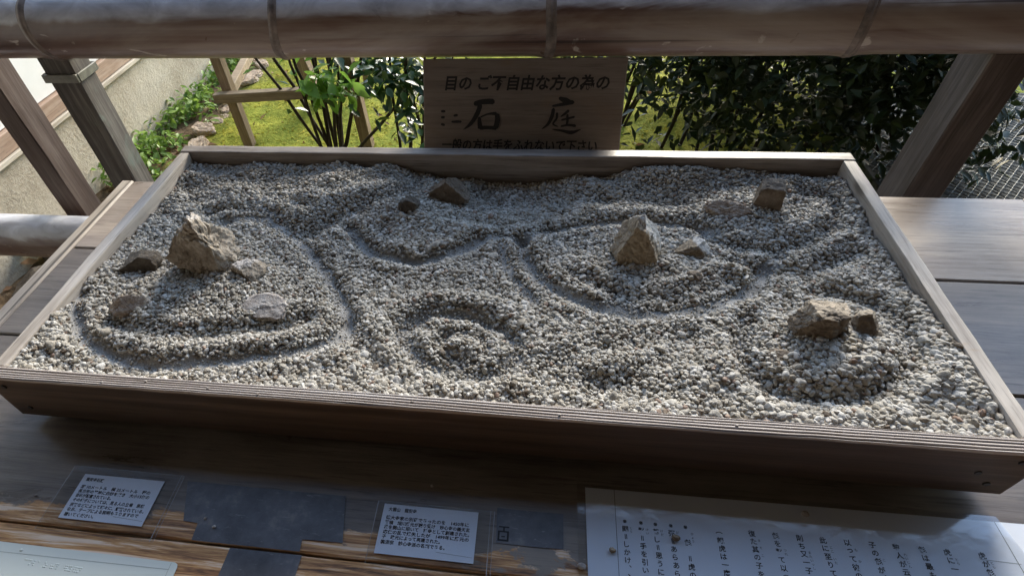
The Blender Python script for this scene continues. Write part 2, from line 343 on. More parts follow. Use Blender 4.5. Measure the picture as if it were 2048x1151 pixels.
def ground_mat():
    t = NT('moss_garden_ground')
    v = t.coord((1, 1, 1), rnd=False); sx = t.n('ShaderNodeSeparateXYZ'); t.l(v, sx.inputs[0])
    a = t.noise(v, 90, 5, 0.75); b = t.noise(v, 5, 5, 0.6, 0.4); d = t.noise(v, 22, 5, 0.65)
    moss = t.ramp(t.math('ADD', t.math('MULTIPLY', a, 0.35), t.math('ADD', t.math('MULTIPLY', b, 0.35), t.math('MULTIPLY', d, 0.3))),
                  [(0.36, (0.08, 0.10, 0.015)), (0.48, (0.22, 0.24, 0.03)), (0.56, (0.38, 0.36, 0.05)), (0.68, (0.48, 0.40, 0.09))])
    mg = t.noise(v, 1.7, 4, 0.6, 0.8); moss = t.mix(t.step(mg, 0.45, 0.62), moss, t.mix(0.45, moss, (0.16, 0.22, 0.03)))
    soil = t.ramp(d, [(0.3, (0.05, 0.035, 0.022)), (0.5, (0.14, 0.095, 0.055)), (0.7, (0.26, 0.19, 0.12))])
    edge = t.math('ADD', sx.outputs[0], t.math('MULTIPLY', t.math('SUBTRACT', b, 0.5), 0.5))
    m = t.step(edge, -1.88, -1.66)
    yy = t.math('ADD', sx.outputs[1], t.math('MULTIPLY', t.math('SUBTRACT', d, 0.5), 0.6))
    m = t.math('MULTIPLY', m, t.step(yy, 1.25, 1.6))
    c = t.mix(m, soil, moss)
    nb = t.bump(a, 0.7, 0.01); nb = t.bump(d, 0.6, 0.03, nb)
    return t.set(c, 0.95, nb, Specular_IOR_Level=0.15)
M['ground'] = ground_mat()

def leaf_mat(name, c1, c2, gloss=0.35, trans=0.25, spec=0.5):
    t = NT(name)
    oi = t.n('ShaderNodeObjectInfo'); at = t.n('ShaderNodeAttribute', attribute_name='tone')
    f = t.math('FRACT', t.math('ADD', at.outputs['Fac'], oi.outputs['Random']))
    n = t.noise(t.coord((1, 1, 1), rnd=True), 30, 3, 0.5)
    c = t.mix(t.math('ADD', t.math('MULTIPLY', f, 0.75), t.math('MULTIPLY', n, 0.25)), c1, c2)
    t.set(c, gloss, None, Specular_IOR_Level=spec)
    tr = t.n('ShaderNodeBsdfTranslucent'); t.l(c, tr.inputs[0]); mx = t.n('ShaderNodeMixShader'); mx.inputs[0].default_value = trans
    t.l(t.b.outputs[0], mx.inputs[1]); t.l(tr.outputs[0], mx.inputs[2]); t.l(mx.outputs[0], t.out.inputs[0])
    return t.m
M['leaf_fresh'] = leaf_mat('fresh_green_leaf', (0.10, 0.24, 0.03), (0.24, 0.42, 0.07), 0.4, 0.45)
M['leaf_dark'] = leaf_mat('glossy_dark_leaf', (0.018, 0.05, 0.018), (0.045, 0.10, 0.03), 0.28, 0.15)
M['leaf_shade'] = leaf_mat('dull_evergreen_leaf', (0.016, 0.034, 0.012), (0.05, 0.075, 0.022), 0.42, 0.2)
M['cover'] = leaf_mat('ground_cover_leaf', (0.10, 0.20, 0.03), (0.28, 0.42, 0.08), 0.5, 0.35)
M['moss_tuft'] = leaf_mat('moss_tuft', (0.19, 0.20, 0.025), (0.48, 0.42, 0.06), 0.8, 0.3, 0.2)
M['litter'] = leaf_mat('dead_leaf', (0.14, 0.07, 0.035), (0.34, 0.20, 0.11), 0.7, 0.2, 0.2)

# ---------------------------------------------------------------- setting: ground, veranda, temple wall
def ground_h(x, y):
    return GZ + 0.035 * noise.noise(Vector((x * 0.9, y * 0.9, 0))) + 0.028 * noise.noise(Vector((x * 4, y * 4, 3))) + 0.010 * noise.noise(Vector((x * 11, y * 11, 6))) - 0.01
xs = np.linspace(-2.14, 4.0, 124); ys = np.linspace(0.55, 5.2, 94)
V = [(x, y, ground_h(x, y)) for y in ys for x in xs]; nx = len(xs)
F = [(j * nx + i, j * nx + i + 1, (j + 1) * nx + i + 1, (j + 1) * nx + i) for j in range(len(ys) - 1) for i in range(nx - 1)]
tag(mesh('ground', V, F, M['ground'], smooth=True), kind='structure')
V = [(x, y, GZ - 0.09) for y in (-80, 80) for x in (-80, 80)]
tag(mesh('terrain', V, [(0, 1, 3, 2)], M['ground']), kind='structure')

vf = empty('veranda_floor', (0, 0, 0)); tag(vf, kind='structure')
for i in range(12):
    y1 = 0.60 - i * 0.235
    box('floor_board', -9, 9, y1 - 0.231, y1, -0.69, -0.65, M['floor'], vf, 0.003)
box('edge_beam', -9, 9, 0.44, 0.59, -0.88, -0.692, M['floor'], vf, 0.004)
rf = empty('roof', (0, 0, 0)); tag(rf, kind='structure')
for i in range(36):
    x0 = -9.0 + i * 0.5
    box('eave_board', x0 + 0.002, x0 + 0.498, -2.4, 1.19, 2.65, 2.69, M['roof'], rf, 0.003)
for i in range(19): box('rafter', -8.93 + i * 0.95, -8.85 + i * 0.95, -2.4, 1.16, 2.53, 2.648, M['roof'], rf, 0.004)
box('eave_edge', -9.0, 9.0, 1.192, 1.25, 2.60, 2.72, M['roof'], rf, 0.004)
for sx_ in (-1, 1): tag(box('fill_block_left' if sx_ < 0 else 'fill_block_right', sx_ * 4.2 - 0.06, sx_ * 4.2 + 0.06, -2.295, 0.2, -0.649, 2.529, M['wallroom'], None, 0.0), kind='structure')  # unseen walls added at both ends to cut the fill light
tag(box('wall_back', -9, 9, -2.45, -2.30, -0.69, 2.645, M['wallroom'], None, 0.0), kind='structure')

tw = empty('temple_wall', (-2.08, 2.0, GZ))
tag(tw, 'white plaster temple wall on a rough concrete footing with brown sill beam', 'wall')
tw.matrix_world = Matrix.Translation((-2.08, 2.0, GZ))
def wbox(n, x0, x1, z0, z1, m, bev=0.003): return box(n, x0, x1, -3.2, 4.0, z0, z1, m, tw, bev)
wbox('concrete_footing', -0.20, 0.0, -0.12, 0.362, M['concrete'], 0.004)
wbox('drip_strip', -0.18, 0.022, 0.364, 0.385, M['strip'])
wbox('sill_beam', -0.19, 0.012, 0.387, 0.462, M['sill'])
wbox('plaster_panel', -0.16, -0.012, 0.464, 1.9, M['plaster'])
for yy in (-1.15, 0.75, 2.65):
    box('wall_post', -0.15, 0.006, yy, yy + 0.11, 0.4635, 1.9, M['sill'], tw, 0.003)

# ---------------------------------------------------------------- bench, tray
bench = empty('display_bench', (0, 0.2, -0.65)); bench.matrix_world = Matrix.Translation((0, 0.2, -0.65))
tag(bench, 'low worn wooden bench of wide planks under the gravel tray', 'bench')
def bb(n, x0, x1, y0, y1, z0, z1, m, bev=0.002, **k): return box(n, x0, x1, y0 - 0.2, y1 - 0.2, z0 + 0.65, z1 + 0.65, m, bench, bev, **k)
BX0, BX1 = -0.8438, 1.0104
M_b = M['bench']
def bench_board(y0, y1):
    # board modelled in world coordinates so that its worn strips stay where they are
    o = bb('board', BX0, BX1, y0 + 0.0016, y1 - 0.0016, TZ - 0.035, TZ, M['bench_pale'] if y0 > 0.3 else M_b, 0.0022, wob=0.0006, cuts=24, axis=0, seed=y0)
    for v in o.data.vertices: v.co += Vector((0, 0.2, -0.65))
    o.location = (0, -0.2, 0.65)
for y0, y1 in ((0.4005, 0.6447), (0.1646, 0.4005), (-0.1485, 0.1646), (-0.34, -0.1485), (-0.56, -0.34)): bench_board(y0, y1)
for x0, x1 in ((-0.8737, -0.8446), (1.0112, 1.0439)):
    bb('batten', x0, x1, -0.56, 0.6443, TZ - 0.045, TZ + 0.002, M['batten'], 0.003, wob=0.0007, cuts=20, axis=1)
for x0 in (-0.78, 0.86):
    for y0 in (-0.5, 0.5): bb('leg', x0, x0 + 0.08, y0, y0 + 0.08, -0.65, TZ - 0.036, M['postz'], 0.003)
for y0 in (-0.49, 0.51): bb('apron', -0.69, 0.85, y0, y0 + 0.03, TZ - 0.10, TZ - 0.037, M['rim'], 0.003)

TW, TD = 0.65, 0.6134
tray = empty('rock_garden_tray', (0, 0.3, TZ)); tray.matrix_world = Matrix.Translation((0, 0.3, TZ))
tag(tray, 'shallow weathered wooden tray filled with raked gravel', 'tray')
def tb(n, x0, x1, y0, y1, z0, z1, m, bev=0.0025, **k): return box(n, x0, x1, y0 - 0.3, y1 - 0.3, z0 - TZ, z1 - TZ, m, tray, bev, **k)
tb('rear_board', -TW, TW, TD - 0.0252, TD, -0.0904, 0.0, M['rim'], wob=0.0012, cuts=40, axis=0, seg=2, seed=3)
tb('side_board', -TW + 0.001, -TW + 0.0215, 0.0205, TD - 0.0262, -0.0900, -0.0015, M['rimy'], wob=0.0010, cuts=26, axis=1, seg=2, seed=5)
tb('side_board', TW - 0.0215, TW - 0.001, 0.0205, TD - 0.0262, -0.0900, -0.0015, M['rimy'], wob=0.0010, cuts=26, axis=1, seg=2, seed=8)
tb('bottom_panel', -TW + 0.022, TW - 0.022, 0.0207, TD - 0.0265, -0.088, -0.074, M['plinth'])
tb('plinth', -0.60, 0.60, 0.03, 0.56, TZ + 0.0005, -0.0908, M['plinth'], 0.003)
def front_board():
    nx, ny, th, h = 320, 40, 0.0197, 0.0904
    V = []; F = []; G = []
    sec = ny + 6
    for i in range(nx + 1):
        x = -TW + 2 * TW * i / nx
        sag = 0.0012 * noise.noise(Vector((x * 2.2, 0, 7)))
        yf = 0.0010 * noise.noise(Vector((x * 6, 1, 2))) + 0.0005 * noise.noise(Vector((x * 30, 4, 2)))
        ring = []
        for j in range(ny):
            s = j / (ny - 1)
            # raised grain: the annual rings run with the board and drift slowly across it
            ph = 5.2 * s + 1.1 * noise.noise(Vector((x * 1.6, s * 0.8, 0))) + 0.35 * x + 0.14 * noise.noise(Vector((x * 9, s * 3, 5)))
            w = 0.5 + 0.5 * math.cos(2 * math.pi * ph); g = w ** 2.2
            edge = min(1.0, min(s, 1 - s) * 14); rnd = (1 - edge) ** 2 * 0.002
            amp = 0.0021 * (0.7 + 0.5 * noise.noise(Vector((x * 3, s * 4, 9))))
            ring.append(((x, yf * (1 - s) + th * s, sag - g * amp * edge - rnd), g * edge))
        low = [((x, th, -h * 0.3), 0), ((x, th, -h), 0), ((x, 0.0, -h), 0), ((x, yf + 0.0006 * noise.noise(Vector((x * 12, 7, 1))), -h * 0.7), 0),
               ((x, yf + 0.0008 * noise.noise(Vector((x * 8, 3, 1))), -h * 0.4), 0), ((x, yf, -h * 0.12), 0)]
        for p, g in ring + low:
            V.append((p[0], p[1] - 0.3, p[2] - TZ)); G.append(g)
    n = sec
    for i in range(nx):
        for k in range(n):
            k2 = (k + 1) % n; F.append((i * n + k, (i + 1) * n + k, (i + 1) * n + k2, i * n + k2))
    F.append(tuple(range(n))); F.append(tuple(range(nx * n, nx * n + n))[::-1])
    o = mesh('front_board', V, F, M['front'], tray, True)
    at = o.data.attributes.new('groove', 'FLOAT', 'POINT'); at.data.foreach_set('value', G)
    for v in o.data.vertices: v.co += Vector((0, 0.3, TZ))
    o.location = (0, -0.3, -TZ)
    o.data.polygons[-1].use_smooth = False; o.data.polygons[-2].use_smooth = False
    # dark nail heads near the ends of the board
    for x, z in ((0.628, -0.018), (0.622, -0.068), (-0.628, -0.02), (-0.622, -0.07), (0.60, -0.045)):
        bm = bmesh.new(); bmesh.ops.create_cone(bm, cap_ends=True, segments=10, radius1=0.0042, radius2=0.0035, depth=0.002, matrix=Matrix.Translation((x, -0.0008, z)) @ Matrix.Rotation(R(90), 4, 'X'))
        from_bm('nail_head', bm, M['ink'], o)
front_board()

# ---------------------------------------------------------------- raked gravel
GR = {
'A_ring':[(-0.477,0.399),(-0.444,0.412),(-0.402,0.403),(-0.346,0.369),(-0.288,0.318),(-0.239,0.258),(-0.199,0.203),(-0.178,0.162),(-0.182,0.129),(-0.219,0.102),(-0.273,0.084),(-0.342,0.068),(-0.421,0.057),(-0.495,0.063),(-0.555,0.089),(-0.600,0.127),(-0.625,0.180)],
'A_in':[(-0.544,0.126),(-0.482,0.113),(-0.408,0.110),(-0.335,0.124),(-0.278,0.140),(-0.246,0.162)],
'A_top':[(-0.519,0.422),(-0.474,0.435),(-0.401,0.427),(-0.328,0.385),(-0.281,0.352)],
'B_ring':[(-0.236,0.390),(-0.207,0.356),(-0.180,0.328),(-0.129,0.312),(-0.083,0.312),(-0.036,0.338),(0.003,0.369),(0.045,0.380),(0.072,0.370)],
'B_back':[(-0.315,0.369),(-0.279,0.410),(-0.215,0.456),(-0.167,0.501),(-0.128,0.563),(-0.083,0.592)],
'C_ring':[(0.072,0.370),(0.095,0.396),(0.142,0.418),(0.201,0.432),(0.261,0.437),(0.326,0.430),(0.387,0.410)],
'C_front':[(0.067,0.363),(0.079,0.319),(0.100,0.278),(0.140,0.239),(0.191,0.216),(0.254,0.209),(0.318,0.218),(0.370,0.239),(0.416,0.275),(0.448,0.322),(0.472,0.347)],
'C_in':[(0.156,0.276),(0.207,0.246),(0.271,0.237),(0.337,0.252),(0.378,0.278)],
'S':[(0.038,0.355),(0.043,0.317),(0.063,0.270),(0.096,0.228)],
'O_ring':[(-0.083,0.174),(-0.052,0.195),(0.001,0.188),(0.047,0.168),(0.071,0.136),(0.069,0.109),(0.043,0.083),(0.000,0.076),(-0.051,0.093),(-0.083,0.125),(-0.092,0.153),(-0.083,0.174)],
'O_in':[(-0.035,0.129),(-0.016,0.147),(0.021,0.142),(0.033,0.120),(0.011,0.103),(-0.021,0.107),(-0.035,0.129)],
'E_ring':[(0.389,0.197),(0.371,0.150),(0.375,0.106),(0.405,0.079),(0.449,0.071),(0.498,0.081),(0.545,0.110),(0.575,0.149),(0.585,0.193),(0.577,0.240),(0.534,0.267),(0.500,0.265)],
'D_ring':[(0.362,0.425),(0.375,0.388),(0.403,0.369),(0.446,0.362),(0.498,0.374),(0.549,0.407),(0.588,0.449),(0.594,0.507),(0.553,0.536)],
'R1':[(0.200,0.600),(0.244,0.554),(0.312,0.524),(0.385,0.542),(0.450,0.564),(0.531,0.580),(0.627,0.586)],
'R2':[(0.205,0.515),(0.292,0.495),(0.370,0.506),(0.443,0.532),(0.497,0.546)],
'M':[(0.072,0.370),(0.039,0.403),(-0.006,0.422),(-0.060,0.420)],
'L1':[(-0.175,0.157),(-0.148,0.111),(-0.113,0.086),(-0.073,0.063)],
'F1':[(0.093,0.094),(0.139,0.081),(0.196,0.069),(0.264,0.067)],
'F2':[(0.350,0.204),(0.321,0.155),(0.271,0.116),(0.217,0.095)],
'BK':[(-0.60,0.50),(-0.50,0.515),(-0.40,0.50),(-0.30,0.505),(-0.22,0.535),(-0.16,0.575)],
'BR':[(0.58,0.36),(0.52,0.32),(0.49,0.30),(0.40,0.33)],
'FL':[(-0.60,0.042),(-0.45,0.036),(-0.30,0.045),(-0.18,0.070)],
'FC':[(0.10,0.150),(0.13,0.11),(0.20,0.13),(0.30,0.17)],
'BL':[(-0.585,0.568),(-0.462,0.534),(-0.340,0.547),(-0.246,0.587)],
'BL2':[(-0.568,0.461),(-0.459,0.474),(-0.351,0.453),(-0.278,0.472)],
}
# depth, width, ridge, bareness of each groove
GP = {'BK':(.009,.016,.007,0),'BR':(.008,.014,.005,.2),'FL':(.006,.013,.004,0),'FC':(.007,.014,.005,.1),'A_ring':(.011,.012,.005,.75),'A_in':(.011,.012,.006,0),'A_top':(.009,.011,.006,.3),'B_ring':(.012,.011,.006,.9),'B_back':(.012,.020,.007,.15),
'C_ring':(.011,.012,.005,.85),'C_front':(.012,.012,.006,.7),'C_in':(.011,.012,.006,0),'S':(.007,.010,.003,.7),'O_ring':(.019,.014,.009,.5),'O_in':(.011,.010,.004,.4),
'E_ring':(.013,.014,.006,.3),'D_ring':(.010,.013,.004,.35),'R1':(.012,.018,.007,.1),'R2':(.010,.016,.006,.1),'M':(.006,.014,.003,0),'L1':(.009,.015,.005,0),
'F1':(.010,.016,.006,.2),'F2':(.008,.015,.004,0),'BL':(.006,.018,.004,0),'BL2':(.006,.016,.004,0)}
MOUND = [(-0.42,0.225,.175,.135,.017),(-0.09,0.43,.12,.10,.012),(0.25,0.32,.15,.095,.016),(0.47,0.455,.09,.075,.014),(0.475,0.165,.085,.080,.018),(0.0,0.13,.05,.035,.008),(0.03,0.560,.18,.14,-.034),(-.3,.50,.22,.09,.010),(.36,.56,.2,.05,.008)]
def spline(p):
    p = np.array(p); q = np.vstack([2 * p[0] - p[1], p, 2 * p[-1] - p[-2]]); out = []
    for i in range(1, len(q) - 2):
        for t in np.linspace(0, 1, 14, endpoint=False):
            a, b, c_, d = q[i - 1], q[i], q[i + 1], q[i + 2]
            out.append(0.5 * ((2 * b) + (c_ - a) * t + (2 * a - 5 * b + 4 * c_ - d) * t * t + (3 * b - a - 3 * c_ + d) * t ** 3))
    out.append(p[-1]); return np.array(out)
SPL = {k: spline(v) for k, v in GR.items()}
def vnoise(X, Y, s, seed, octv=3):
    r = np.zeros_like(X); a = 1.0
    for o in range(octv):
        g = np.random.default_rng(seed + o).random((96, 96)) * 2 - 1
        u = (X * s + 37.3) % 95; v = (Y * s + 11.7) % 95
        i = np.floor(u).astype(int); j = np.floor(v).astype(int); fu = u - i; fv = v - j
        fu = fu * fu * (3 - 2 * fu); fv = fv * fv * (3 - 2 * fv)
        r += a * ((g[i, j] * (1 - fu) + g[i + 1, j] * fu) * (1 - fv) + (g[i, j + 1] * (1 - fu) + g[i + 1, j + 1] * fu) * fv)
        a *= 0.5; s *= 2.03
    return r
def field(X, Y):
    H = -0.034 + 0.013 * np.clip(1 - Y / 0.34, 0, 1) + 0.0045 * vnoise(X, Y, 11, 3) + 0.0026 * vnoise(X, Y, 30, 9, 3)
    # gravel is pushed up against the side boards and the front board
    H += 0.019 * np.exp(-(np.minimum(X + TW, TW - X) / 0.08) ** 1.5) * np.clip(1.35 - Y / 0.6, 0.35, 1) + 0.008 * np.exp(-((TD - Y) / 0.05) ** 2)
    B = np.zeros_like(X)
    for cx, cy, rx, ry, h in MOUND:
        d = np.sqrt(((X - cx) / rx) ** 2 + ((Y - cy) / ry) ** 2); H += h * np.clip(1.25 - d, 0, 1)
    for k, s in SPL.items():
        dep, w, rdg, bare = GP[k]
        d = np.full(X.shape, 9.0)
        for p in s: d = np.minimum(d, (X - p[0]) ** 2 + (Y - p[1]) ** 2)
        d = np.sqrt(d) + 0.0014 * vnoise(X, Y, 55, 21, 2)
        v = 0.95 + 0.22 * vnoise(X, Y, 14, 31, 1)          # a groove is deeper in some places than in others
        H += v * (-0.66 * dep * np.exp(-(d / (1.1 * w)) ** 2) + 0.75 * rdg * np.exp(-((d - 2.3 * w) / (1.1 * w)) ** 2))
        B = np.maximum(B, bare * v * np.exp(-(d / (1.0 * w)) ** 4))
    H = np.minimum(H, -0.0065)
    return H, np.clip(B, 0, 1)
# bed of sand under the pebbles
gx = np.linspace(-TW + 0.0225, TW - 0.0225, 330); gy = np.linspace(0.0212, TD - 0.0275, 150)
GX, GY = np.meshgrid(gx, gy); HG, BG = field(GX, GY)
nxg = len(gx)
V = np.stack([GX.ravel(), GY.ravel(), HG.ravel() - 0.0030 + 0.0036 * BG.ravel()], 1)
F = [(j * nxg + i, j * nxg + i + 1, (j + 1) * nxg + i + 1, (j + 1) * nxg + i) for j in range(len(gy) - 1) for i in range(nxg - 1)]
tag(mesh('sand', V, F, M['sand'], smooth=True), 'fine grey sand showing in the raked grooves between the gravel', 'sand', kind='stuff')

def gravel():
    pitch = 0.0044; P = []
    rows = int((TD - 0.05) / (pitch * 0.866))
    for j in range(rows):
        y = 0.0235 + j * pitch * 0.866; xx = np.arange(-TW + 0.025 + (j % 2) * pitch / 2, TW - 0.025, pitch)
        P.append(np.stack([xx, np.full_like(xx, y)], 1))
    P = np.concatenate(P); P += rng.normal(0, 0.0012, P.shape)
    extra = np.stack([rng.uniform(-TW + 0.026, TW - 0.026, 7000), rng.uniform(0.024, TD - 0.03, 7000)], 1); isx = np.r_[np.zeros(len(P)), np.ones(len(extra))]
    P = np.concatenate([P, extra]); P[:, 0] = np.clip(P[:, 0], -TW + 0.0255, TW - 0.0255); P[:, 1] = np.clip(P[:, 1], 0.0235, TD - 0.0302)
    H, B = field(P[:, 0], P[:, 1])
    keep = rng.random(len(P)) > B * 0.92; P, H, B, isx = P[keep], H[keep], B[keep], isx[keep]
    n = len(P)
    # coarser stones have been pushed to the edges and the near right corner, finer ones lie in the grooves
    edge = np.exp(-(np.minimum(P[:, 0] + TW, TW - P[:, 0]) / 0.05)) * 0.18 + np.exp(-((P[:, 1]) / 0.06)) * 0.18 + 0.30 * np.exp(-(((P[:, 0] - 0.62) / 0.16) ** 2 + ((P[:, 1] - 0.08) / 0.16) ** 2))
    size = 0.0053 * np.exp(rng.normal(0, 0.24, n)) * (1 + edge * (0.5 + rng.random(n))) * (1 - 0.5 * np.clip(B * 1.6, 0, 1))
    size *= 1 - 0.13 * np.clip(vnoise(P[:, 0], P[:, 1], 7, 77, 2), -1, 1)
    size = np.where((isx > 0) & (rng.random(n) < 0.45), size * 0.5, size); size = np.clip(size, 0.002, 0.0145)
    z = H + rng.normal(0, 0.0009, n) + isx * 0.0018
    rot = np.stack([rng.normal(0, 0.35, n), rng.normal(0, 0.35, n), rng.random(n) * 6.28], 1)
    sc = np.stack([size * rng.uniform(1.0, 1.45, n), size * rng.uniform(0.82, 1.08, n), size * rng.uniform(0.6, 0.9, n)], 1)
    tone = np.clip(rng.beta(2.4, 1.7, n), 0, 1); odd = rng.random(n); tone = np.where(odd < 0.035, rng.uniform(0, 0.1, n), np.where(odd > 0.985, 1.0, np.clip(tone, 0.12, 0.94)))
    me = bpy.data.meshes.new('gravel'); me.vertices.add(n); me.vertices.foreach_set('co', np.stack([P[:, 0], P[:, 1], z], 1).ravel().astype('f'))
    for nm, ty, ar, key in (('prot', 'FLOAT_VECTOR', rot, 'vector'), ('psc', 'FLOAT_VECTOR', sc, 'vector'), ('tone', 'FLOAT', tone, 'value'), ('pidx', 'INT', rng.integers(0, 8, n), 'value')):
        a = me.attributes.new(nm, ty, 'POINT'); a.data.foreach_set(key, ar.ravel().astype('i' if ty == 'INT' else 'f'))
    me.update(); o = link('gravel', me, M['pebble'])
    g = bpy.data.node_groups.new('gravel', 'GeometryNodeTree')
    g.interface.new_socket('Geometry', in_out='INPUT', socket_type='NodeSocketGeometry'); g.interface.new_socket('Geometry', in_out='OUTPUT', socket_type='NodeSocketGeometry')
    N = g.nodes.new; L = g.links.new
    gi = N('NodeGroupInput'); go = N('NodeGroupOutput'); join = N('GeometryNodeJoinGeometry')
    for k in range(8):
        ico = N('GeometryNodeMeshIcoSphere'); ico.inputs['Radius'].default_value = 0.5; ico.inputs['Subdivisions'].default_value = 3 if k < 6 else 2
        sp = N('GeometryNodeSetPosition'); nz = N('ShaderNodeTexNoise'); nz.noise_dimensions = '4D'; nz.inputs['W'].default_value = 3.1 * k; nz.inputs['Scale'].default_value = 1.5; nz.inputs['Detail'].default_value = 1.5
        sub = N('ShaderNodeVectorMath'); sub.operation = 'SUBTRACT'; sub.inputs[1].default_value = (0.5, 0.5, 0.5)
        mul = N('ShaderNodeVectorMath'); mul.operation = 'SCALE'; mul.inputs['Scale'].default_value = 0.58 if k < 6 else 0.85
        L(nz.outputs['Color'], sub.inputs[0]); L(sub.outputs[0], mul.inputs[0]); L(mul.outputs[0], sp.inputs['Offset']); L(ico.outputs['Mesh'], sp.inputs['Geometry'])
        ss = N('GeometryNodeSetShadeSmooth'); ss.inputs['Shade Smooth'].default_value = k < 6; L(sp.outputs[0], ss.inputs['Geometry'])
        sm = N('GeometryNodeSetMaterial'); sm.inputs['Material'].default_value = M['pebble']; L(ss.outputs[0], sm.inputs['Geometry'])
        gt = N('GeometryNodeGeometryToInstance'); L(sm.outputs[0], gt.inputs[0]); L(gt.outputs[0], join.inputs[0])
    def attr(nm, ty):
        a = N('GeometryNodeInputNamedAttribute'); a.data_type = ty; a.inputs['Name'].default_value = nm; return a.outputs['Attribute']
    io = N('GeometryNodeInstanceOnPoints'); io.inputs['Pick Instance'].default_value = True
    L(gi.outputs[0], io.inputs['Points']); L(join.outputs[0], io.inputs['Instance']); L(attr('pidx', 'INT'), io.inputs['Instance Index'])
    er = N('FunctionNodeEulerToRotation'); L(attr('prot', 'FLOAT_VECTOR'), er.inputs[0]); L(er.outputs[0], io.inputs['Rotation']); L(attr('psc', 'FLOAT_VECTOR'), io.inputs['Scale'])
    L(io.outputs[0], go.inputs[0])
    md = o.modifiers.new('gravel', 'NODES'); md.node_group = g
    tag(o, 'pale grey raked gravel heaped in mounds and ripples inside the tray', 'gravel', kind='stuff')
gravel()

# ---------------------------------------------------------------- rocks standing in the gravel
def rock_mesh(name, w, d, h, planes, seed, rough=0.05, sub=4, nrand=12):
    rr = random.Random(seed); bm = bmesh.new(); bmesh.ops.create_icosphere(bm, subdivisions=sub, radius=1.0)
    pl = [(Vector(p[:3]).normalized(), p[3]) for p in planes]
    for _ in range(nrand):
        n = Vector((rr.gauss(0, 1), rr.gauss(0, 1), rr.gauss(0, 0.8))).normalized(); pl.append((n, rr.uniform(0.66, 0.92)))
    for v in bm.verts:
        p = v.co.copy()
        for n, q in pl:
            e = p.dot(n) - q
            if e > 0: p -= n * e
        v.co = p
    xs = [v.co.x for v in bm.verts]; ys = [v.co.y for v in bm.verts]; zs = [v.co.z for v in bm.verts]
    for v in bm.verts:
        o = Vector((seed * 1.7, seed * 0.9, 0))
        p = v.co
        f = rough * (1.1 * noise.fractal(p * 2.0 + o, 0.9, 2.1, 6) - 1.2 * max(0.0, 0.16 - abs(noise.noise(p * 2.6 + o))) * 4 + 0.7 * (abs(noise.noise(p * 7 + o)) - 0.25))
        q = p + p.normalized() * f
        v.co = Vector(((q.x - (max(xs) + min(xs)) / 2) / (max(xs) - min(xs)) * w, (q.y - (max(ys) + min(ys)) / 2) / (max(ys) - min(ys)) * d, (q.z - min(zs)) / (max(zs) - min(zs)) * h))
    me = bpy.data.meshes.new(name); bm.to_mesh(me); bm.free()
    return me
ROCKS = [
 # x, y, w, d, h, sink, rotz, material, planes, rough, label
 (-0.444,0.276,0.108,.085,0.097,.016,0.0,'rock_brown',[(0.05,-1,0.22,.50),(-.80,.1,.62,.52),(.85,.1,.48,.55),(0,.8,.5,.6)],.085,'largest jagged brown rock with pale crest standing in the gravel'),
 (-0.560,0.260,0.066,.05,0.026,.014,0.2,'rock_dark',[(0,-1,.25,.45),(-.6,0,.8,.6)],.05,'small dark brown stone beside the largest jagged rock, near the side board'),
 (-0.363,0.248,0.056,.05,0.022,.012,-0.2,'rock_brown',[(-.3,-1,.1,.5),(.5,-.3,.8,.5)],.06,'small notched pale-topped stone at the foot of the largest jagged rock'),
 (-0.519,0.152,0.062,.030,0.022,.014,0.45,'rock_cream',[(.2,-.7,.8,.5),(-.8,-.2,.6,.5)],.06,'small wedge-shaped cream and rust stone by itself in front of the dark stone'),
 (-0.306,0.174,0.068,.050,0.014,.014,-0.1,'rock_pale',[(.1,-.45,.9,.42),(0,-1,0,.6)],.06,'flat pale pinkish grey slab lying low in the gravel'),
 (-0.076,0.505,0.086,.05,0.045,.014,0.0,'rock_rust',[(0,-1,.25,.45),(.75,0,.7,.55),(-.7,0,.7,.6)],.04,'brown triangular rock in the shade of the sign board'),
 (-0.135,0.44,0.041,.035,0.025,.010,0.3,'rock_dark',[(0,-1,.2,.5),(.6,0,.8,.55)],.05,'tiny dark pointed stone next to the brown triangular rock'),
 (0.25,0.338,0.078,.075,0.07,.016,0.05,'rock_white',[(-.1,-1,.28,.48),(.85,-.2,.45,.46),(-.88,0,.42,.52),(.15,.7,.6,.7)],.05,'tall pointed tan rock with a white upper side'),
 (0.338,0.348,0.055,.045,0.021,.012,-0.1,'rock_white',[(0,-.9,.4,.5),(-.5,.2,.8,.5)],.06,'small low stone beside the tall white-sided rock'),
 (0.33,0.28,0.025,.02,0.008,.006,0.0,'rock_rust',[],.05,'tiny reddish stone almost buried in front of the tall white-sided rock'),
 (0.479,0.476,0.045,.042,0.041,.012,-0.25,'rock_rust',[(0,-1,.1,.55),(0,-.1,1,.62),(1,0,.1,.6),(-1,0,.1,.6)],.03,'blocky square-sided brown stone next to the long low knobbly stone'),
 (0.413,0.455,0.075,.032,0.018,.012,-0.15,'rock_cream',[(0,-.5,.9,.45)],.07,'long low knobbly stone beside the blocky brown stone'),
 (0.467,0.178,0.072,.05,0.036,.014,0.1,'rock_tan',[(-.35,-1,.05,.5),(.6,-.9,.1,.55),(.1,.1,1,.62),(-.9,0,.45,.6)],.06,'angular tan rock with dark broken edge and a small split stone touching it'),
 (0.532,0.189,0.037,.04,0.026,.012,-0.3,'rock_tan',[(0,-.8,.5,.5),(.8,0,.6,.5)],.06,'small split tan stone touching the angular tan rock'),
 (0.411,0.128,0.042,.034,0.005,.012,0.2,'rock_rust',[(0,-.4,.9,.5)],.07,'reddish stone half buried under pebbles in front of the angular tan rock'),
]
